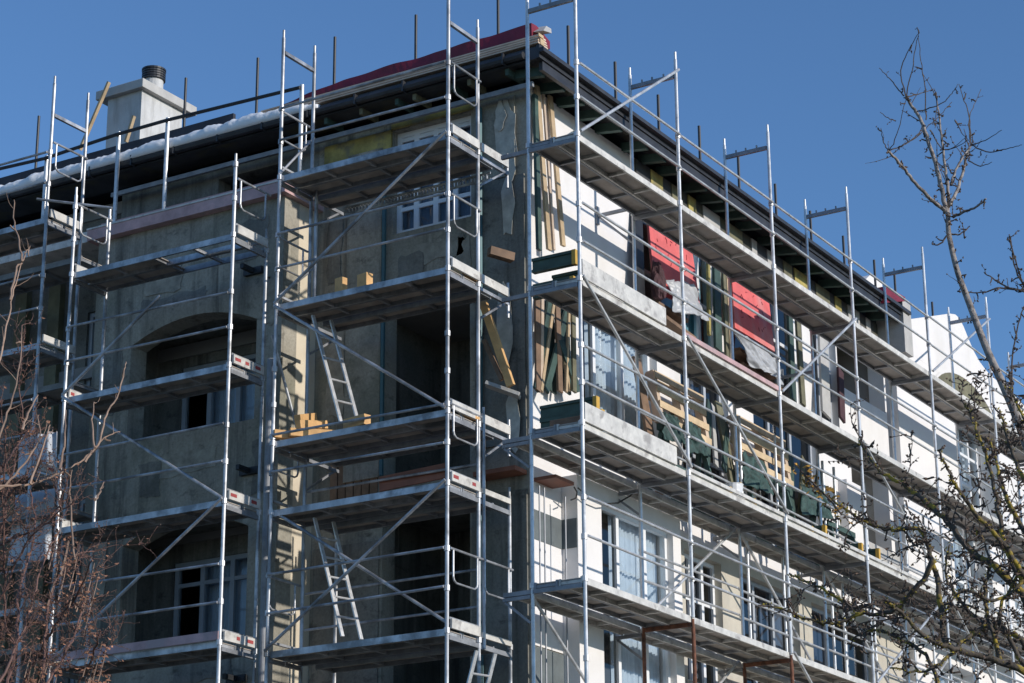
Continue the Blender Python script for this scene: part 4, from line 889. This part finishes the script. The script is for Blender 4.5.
# dust sheet hanging left
q = onX(80, 480, XB + .3)
vs = []; fs = []; nx, nz = 24, 20
for j in range(nz + 1):
    for i in range(nx + 1):
        y = 22.35 + .75 * i / nx; z = 9.4 - 1.9 * j / nz; vs.append((XFI + .25 + .05 * math.sin(i * 1.1 + j * .15) + .03 * noise.noise(Vector((i * .4, j * .3, 0))), y, z))
for j in range(nz):
    for i in range(nx): a = j * (nx + 1) + i; fs.append((a, a + 1, a + nx + 2, a + nx + 1))
o = MB().add(vs, fs).build('dust_sheet', 'curtain', smooth=True, fix=False)
so = o.modifiers.new('thick', 'SOLIDIFY'); so.thickness = .006
tag(o, 'bluish dust sheet hanging between the two left scaffolds above the shrub', 'sheet')

# ------------------------------------------------------------------ trees
def smooth_path(pts, sub=5):
    out = []
    n = len(pts)
    for i in range(n - 1):
        p0, p1, p2, p3 = pts[max(i - 1, 0)], pts[i], pts[i + 1], pts[min(i + 2, n - 1)]
        for k in range(sub):
            t = k / sub; t2 = t * t; t3 = t2 * t
            out.append(.5 * ((2 * p1) + (p2 - p0) * t + (2 * p0 - 5 * p1 + 4 * p2 - p3) * t2 + (3 * p1 - p0 - 3 * p2 + p3) * t3))
    out.append(pts[-1]); return out
class Tree:
    def __init__(s, seed): s.rng = random.Random(seed); s.wood = MB(); s.twig = MB(); s.bud = MB(); s.leaf = MB()
    def rv(s): return Vector((s.rng.gauss(0, 1), s.rng.gauss(0, 1), s.rng.gauss(0, 1))).normalized()
    def blob(s, mb, p, r, d=None):
        d = d or s.rv(); a = d.orthogonal().normalized(); b_ = d.cross(a); L = r * s.rng.uniform(1.3, 2.2)
        mb.add([p - d * r * .3, p + a * r * .6 + d * r * .3, p + b_ * r * .6 + d * r * .3, p - a * r * .6 + d * r * .3, p - b_ * r * .6 + d * r * .3, p + d * L], [(0, 2, 1), (0, 3, 2), (0, 4, 3), (0, 1, 4), (1, 2, 5), (2, 3, 5), (3, 4, 5), (4, 1, 5)])
    def leafat(s, p, r):
        d = s.rv(); a = d.orthogonal().normalized(); u = d.cross(a); k = s.rng.uniform(.25, .5) * r
        s.leaf.add([p, p + d * r * .5 + a * k, p + d * r + u * r * .25, p + d * r * .5 - a * k], [(0, 1, 2), (0, 2, 3)])
    def branch(s, path, r0, r1, mb=None, sides=7, jit=0.0):
        mb = mb or s.wood; n = len(path)
        pp = [p + s.rv() * jit * (0 < i < n - 1) for i, p in enumerate(path)]
        mb.tube(pp, [r0 + (r1 - r0) * (i / (n - 1)) ** .85 for i in range(n)], sides); return pp
    def twigs(s, path, dens, ln, r, up=.35, depth=1, spur=0.0, budr=.008, leafp=0, leafr=.03, curl=.25, mb=None):
        L = sum((path[i + 1] - path[i]).length for i in range(len(path) - 1)); n = max(1, int(L * dens))
        for _ in range(n):
            i = s.rng.randrange(1, len(path)); t = s.rng.random(); p = lerp(path[i - 1], path[i], t); d0 = (path[i] - path[i - 1]).normalized()
            side = s.rv(); side = (side - d0 * side.dot(d0)).normalized()
            d = (d0 * s.rng.uniform(.2, .9) + side + Vector((0, 0, up))).normalized(); l = ln * s.rng.uniform(.35, 1.15)
            m = 5; q = [p]; c = p
            for k in range(m):
                d = (d + s.rv() * curl + Vector((0, 0, up * .25))).normalized(); c = c + d * l / m; q.append(c)
            rr = r * s.rng.uniform(.7, 1.2)
            (mb or s.twig).tube(q, [rr * (1 - .6 * k / m) for k in range(m + 1)], 4)
            if budr:
                for k in range(1, m + 1):
                    if s.rng.random() < .75: s.blob(s.bud, q[k] + s.rv() * rr, budr * s.rng.uniform(.6, 1.3))
            if leafp:
                for k in range(1, m + 1):
                    for _k in range(3):
                        if s.rng.random() < leafp: s.leafat(q[k] + s.rv() * leafr * .6, leafr * s.rng.uniform(.6, 1.3))
            if depth > 1: s.twigs(q, dens * 2.0, ln * .5, r * .7, up, depth - 1, spur, budr, leafp, leafr, curl, mb)
        if spur:
            for _ in range(int(L * spur)):
                i = s.rng.randrange(1, len(path)); p = lerp(path[i - 1], path[i], s.rng.random()); d = s.rv(); e = p + d * s.rng.uniform(.02, .06)
                (mb or s.twig).tube([p, lerp(p, e, .5) + s.rv() * .006, e], [.006, .005, .004], 4)
                for _k in range(s.rng.randrange(1, 4)): s.blob(s.bud, e + s.rv() * .012, budr * s.rng.uniform(.8, 1.6))
def px_path(pts, d0, d1=None, sub=5):
    d1 = d1 or d0; n = len(pts)
    return smooth_path([onD(p[0], p[1], d0 + (d1 - d0) * i / max(1, n - 1)) for i, p in enumerate(pts)], sub)

# tall slender tree in front of the sky
D = 15.0; T = Tree(11)
base = onD(1075, 600, D); base.z = GZ; base.x += .5; base.y -= .6
trunk = smooth_path([base, onD(1088, 700, D), onD(1050, 520, D), onD(1022, 432, D), onD(1003, 385, D), onD(985, 345, D), onD(968, 300, D), onD(957, 270, D), onD(949, 235, D), onD(948, 215, D)], 6)
tr = empty('bare_tree', base, 'tall slender bare tree with a pale trunk rising against the blue sky at the right', 'tree')
tm = MB(); n = len(trunk); tm.tube(trunk, [.050 - .034 * (i / (n - 1)) ** .5 for i in range(n)], 10); tm.build('trunk', 'bark', tr, smooth=True)
def pp(l, r0, r1, dz=0, tw=6, spur=14, ln=.2, thin=False):
    path = px_path(l, D, D + dz); q = T.branch(path, r0, r1, T.twig if thin else T.wood, 5 if thin else 7, .004)
    T.twigs(q, tw, ln, .0042, .3, 1, spur, .010); return q
pp([(948, 216), (944, 200), (937, 170), (928, 140), (920, 118), (911, 105), (906, 97)], .019, .009)
pp([(946, 212), (930, 198), (915, 183), (903, 167), (893, 156), (888, 151)], .015, .008, -.4)
pp([(948, 218), (948, 190), (945, 165), (942, 140), (939, 115), (936, 95)], .014, .005, .4)
pp([(950, 205), (957, 190), (963, 172), (967, 155), (971, 145)], .013, .008, .6)
pp([(951, 185), (955, 172), (962, 158), (970, 148)], .01, .006, .3)
pp([(953, 217), (964, 212), (976, 207), (986, 199)], .011, .006, -.3, 8)
for l in ([(906, 97), (912, 70), (916, 45), (919, 33)], [(906, 97), (901, 70), (909, 50), (918, 34)], [(926, 120), (925, 90), (921, 60), (918, 36)], [(904, 96), (895, 85), (886, 75), (879, 68)], [(906, 97), (918, 94), (935, 89)],
          [(914, 112), (930, 108), (945, 101), (953, 92), (958, 84)], [(888, 151), (895, 140), (906, 100)], [(888, 151), (900, 147), (915, 138), (926, 128), (940, 115), (952, 102)], [(888, 151), (883, 140), (881, 128)], [(896, 121), (888, 118), (880, 112)],
          [(971, 145), (969, 120), (974, 105), (981, 89)], [(971, 145), (969, 115), (963, 98), (959, 84)], [(971, 145), (985, 140), (1002, 130)], [(971, 145), (990, 152), (1010, 148), (1022, 145)], [(968, 160), (980, 166), (992, 162)], [(936, 95), (937, 108), (935, 128)],
          [(930, 130), (945, 150), (965, 138)], [(940, 150), (955, 148), (968, 140)], [(943, 168), (935, 160), (925, 156)], [(922, 130), (912, 140), (902, 146)], [(955, 120), (960, 130), (970, 142)]):
    q = px_path(l, D, D + random.uniform(-.4, .4)); T.branch(q, .0052, .0022, T.twig, 4, .004); T.twigs(q, 3, .08, .002, .2, 1, 4, .007)
T.twigs(trunk[-34:], 7, .16, .004, .2, 1, 14, .010)
for l in ([(1040, 295), (1024, 285), (1016, 262), (1010, 238)], [(1024, 290), (1000, 288), (985, 292), (968, 292)], [(1030, 292), (1010, 288), (995, 280), (984, 272)], [(1013, 420), (1012, 380), (1013, 350), (1020, 318), (1026, 305)], [(1036, 300), (1018, 275), (1012, 250), (1010, 236)], [(950, 232), (940, 244), (932, 244)], [(950, 234), (960, 234), (970, 226)]):
    q = px_path(l, D + .6); T.branch(q, .008, .004, T.twig, 5, .004); T.twigs(q, 9, .1, .0035, .2, 1, 16, .009)
T.wood.build('limbs', 'bark', tr, smooth=True); T.twig.build('twigs', 'bark_dark', tr, fix=False); T.bud.build('buds', 'bud', tr, fix=False)

# gnarled tree with yellow lichen, lower right
D = 12.5; T = Tree(5)
base = onD(1130, 900, D); base.z = GZ; base.x += .4; base.y -= .5
lt = empty('lichen_tree', base, 'gnarled dark bare tree spotted with yellow lichen reaching in at the lower right', 'tree')
j0 = onD(1120, 760, D); tm = MB(); tp_ = smooth_path([base, onD(1132, 860, D), j0], 5); tm.tube(tp_, [.12 - .04 * i / (len(tp_) - 1) for i in range(len(tp_))], 10); tm.build('trunk', 'bark_lichen', lt, smooth=True)
def lb(l, r0, r1, dd=0, tw=7, ln=.32, spur=18):
    path = px_path(l, D, D + dd, 6); q = T.branch(path, r0, r1, T.wood, 7, .008)
    T.twigs(q, tw, ln, .0042, .12, 2, spur, .010, curl=.45)
    for _ in range(int(len(q) * 3.4)):
        p = q[T.rng.randrange(len(q))] + T.rv() * .015; T.blob(T.leaf, p, T.rng.uniform(.004, .010))
lb([(1120, 760), (1080, 690), (1040, 620), (1005, 575), (975, 555), (950, 525), (930, 505), (905, 485), (880, 470), (860, 440)], .031, .006, .8)
lb([(1120, 760), (1070, 700), (1010, 665), (960, 650), (930, 640), (900, 612), (885, 600)], .027, .006, -.6)
lb([(945, 645), (940, 600), (932, 560), (925, 540), (915, 528), (890, 530), (860, 520), (840, 505), (820, 490)], .018, .005, .2)
lb([(935, 560), (915, 590), (890, 612), (865, 612), (840, 600), (815, 585), (790, 575)], .017, .005, .4)
lb([(865, 612), (840, 622), (815, 622), (790, 612), (765, 605)], .011, .004, 0)
lb([(1060, 640), (1030, 590), (1010, 560), (1000, 520), (995, 490), (985, 450), (975, 425), (965, 405)], .021, .005, .6)
lb([(1050, 600), (1024, 575), (1000, 540), (965, 500), (948, 470), (938, 450)], .02, .005, -.6)
lb([(1060, 570), (1030, 540), (1008, 500), (998, 470), (990, 440)], .02, .006, .9)
lb([(1060, 520), (1034, 490), (1015, 460), (1005, 430), (1000, 410)], .017, .005, .2)
lb([(1060, 690), (1020, 640), (985, 625), (960, 600), (945, 575), (950, 545)], .018, .005, .7)
lb([(985, 625), (965, 640), (945, 660), (920, 672), (890, 668)], .014, .004, -.3)
lb([(1000, 660), (985, 600), (990, 560), (978, 530)], .014, .004, .4)
lb([(1040, 690), (1010, 640), (1000, 610), (1015, 580), (1030, 560)], .016, .005, .2)
lb([(940, 690), (925, 655), (900, 640), (875, 630), (850, 640)], .013, .004, .2)
lb([(1070, 480), (1040, 440), (1024, 420), (1015, 400), (1008, 388)], .014, .004, .4)
lb([(1040, 560), (1000, 600), (965, 590), (940, 620)], .013, .004, -.2)
T.wood.build('limbs', 'bark_lichen', lt, smooth=True); T.twig.build('twigs', 'bark_dark', lt, fix=False); T.bud.build('buds', 'bud', lt, fix=False); T.leaf.build('lichen', 'lichen', lt, fix=False)
# withered yellow leaves on the branch tip
T = Tree(77)
q = px_path([(800, 470), (815, 485), (830, 500), (842, 515)], D); T.branch(q, .006, .005, T.twig, 5)
for p in q:
    for _ in range(5): T.leafat(p + T.rv() * .045, T.rng.uniform(.018, .045))
T.leaf.build('withered_leaves', 'yellow_leaf', lt, fix=False); T.twig.build('twigs', 'bark_dark', lt, fix=False)

# shrub at the lower left
D = 13.5; T = Tree(21)
base = onD(-30, 760, D); base.z = GZ
sh = empty('bare_shrub', base, 'tangled bare shrub with tan stems and a few withered rust leaves at the lower left', 'shrub')
T2 = Tree(22)
stems = [[(-40, 720), (-15, 640), (5, 590), (25, 545), (50, 520), (75, 500)], [(-20, 720), (10, 660), (30, 610), (45, 560), (60, 530)], [(10, 720), (35, 660), (60, 620), (80, 590), (92, 560)], [(-40, 680), (-20, 600), (0, 540), (10, 480), (22, 430), (20, 380), (22, 325)],
         [(-30, 700), (0, 640), (5, 580), (2, 520), (5, 460), (2, 400)], [(30, 720), (50, 680), (72, 640), (84, 600)], [(60, 720), (80, 680), (95, 650), (100, 630)], [(-60, 650), (-30, 560), (-10, 520), (15, 490), (35, 470), (45, 440)],
         [(-40, 560), (-10, 490), (15, 450), (30, 430)], [(-50, 600), (-20, 560), (10, 540), (40, 525), (62, 500), (70, 470)], [(0, 720), (15, 650), (20, 590), (35, 540), (30, 490)], [(40, 720), (45, 650), (50, 600), (70, 560), (100, 550)]]
for l in stems:
    q = px_path(l, D + random.uniform(-.8, .8), D + random.uniform(-.9, .9), 5); q = T.branch(q, .010, .004, T.wood, 6, .01)
    T.twigs(q, 12, .32, .0028, .3, 2, 3, .006, .035, .026, .35)
tan = [[(-30, 490), (0, 486), (30, 484), (55, 475), (80, 462), (95, 448), (106, 436), (120, 432)], [(85, 462), (100, 440), (106, 415), (118, 395), (124, 372), (126, 362)], [(-20, 505), (10, 480), (30, 455), (40, 435), (38, 415)], [(-10, 470), (5, 420), (15, 390), (20, 360), (22, 328)], [(95, 448), (92, 425), (94, 402)],
       [(10, 300), (16, 270), (22, 262), (26, 252), (30, 246)], [(22, 262), (19, 240), (14, 222), (14, 200)], [(-10, 390), (2, 350), (8, 320), (14, 290), (22, 262)], [(95, 500), (100, 492), (104, 482)], [(75, 560), (70, 500), (72, 470)], [(22, 430), (30, 410), (38, 395)], [(60, 470), (65, 440), (66, 410)], [(30, 484), (45, 440), (50, 425)]]
for l in tan:
    q = px_path(l, D - .5, D - .3, 5); q = T2.branch(q, .008, .003, T2.wood, 6, .005); T2.twigs(q, 4, .16, .003, .5, 1, 2, .006)
for _ in range(34):                                    # leafy tips
    px, py = random.choice([(random.uniform(50, 85), random.uniform(510, 580)), (random.uniform(75, 105), random.uniform(560, 615)), (random.uniform(85, 115), random.uniform(640, 683)), (random.uniform(30, 60), random.uniform(640, 680))])
    q = px_path([(px - 8, py + 34), (px - 3, py + 15), (px, py)], D - .4, D - .3, 4); T2.branch(q, .004, .002, T2.twig, 4)
    for p in q:
        for _k in range(2): T2.leafat(p + T2.rv() * .03, T2.rng.uniform(.015, .036))
T.wood.build('stems', 'twig_red', sh, fix=False); T.twig.build('twigs', 'twig_red', sh, fix=False); T.bud.build('buds', 'bud', sh, fix=False)
T2.wood.build('stems', 'twig_tan', sh, fix=False); T2.twig.build('twigs', 'twig_tan', sh, fix=False); T2.leaf.build('withered_leaves', 'dry_leaf', sh, fix=False); T.leaf.build('withered_leaves', 'dry_leaf', sh, fix=False)

# ------------------------------------------------------------------ camera, light, sky
cam = bpy.data.cameras.new('camera'); co = bpy.data.objects.new('camera', cam); COL.objects.link(co)
cam.sensor_width = 36; cam.sensor_fit = 'HORIZONTAL'; cam.lens = F / 1024 * 36; cam.clip_start = .1; cam.clip_end = 2000
Rm = Matrix((RT[0], RT[1], -RT[2])).transposed()
co.matrix_world = Rm.to_4x4(); scene.camera = co

EL, AZ = math.radians(18.5), math.radians(178.4)            # azimuth from +Y towards +X
sd = Vector((math.sin(AZ) * math.cos(EL), math.cos(AZ) * math.cos(EL), math.sin(EL)))
sun = bpy.data.lights.new('sun', 'SUN'); sun.energy = 3.2; sun.angle = math.radians(.53); sun.color = (1, .93, .84)
so = bpy.data.objects.new('sun', sun); COL.objects.link(so); so.rotation_euler = (-sd).to_track_quat('-Z', 'Y').to_euler(); so.location = (20, -30, 40)
w = bpy.data.worlds.new('World'); scene.world = w; w.use_nodes = True; nt = w.node_tree
bg = nt.nodes['Background']; sky = nt.nodes.new('ShaderNodeTexSky'); sky.sky_type = 'NISHITA'; sky.sun_disc = False
sky.sun_elevation = EL; sky.sun_rotation = AZ; sky.air_density = 1.0; sky.dust_density = 0; sky.ozone_density = 6.0
nt.links.new(sky.outputs[0], bg.inputs[0]); bg.inputs[1].default_value = .138
vs_ = scene.view_settings; vs_.view_transform = 'Standard'; vs_.look = 'None'; vs_.exposure = .16; vs_.gamma = 1
for o in scene.objects:
    if o.parent is None and 'label' in o and 'kind' not in o: o['kind'] = 'thing'
    if o.parent and o.name.split('.')[0] in ('twigs', 'buds', 'lichen', 'withered_leaves', 'limbs', 'stems', 'scuff_mark'): o['kind'] = 'stuff'
for o in scene.objects:
    if '_org' in o: del o['_org']
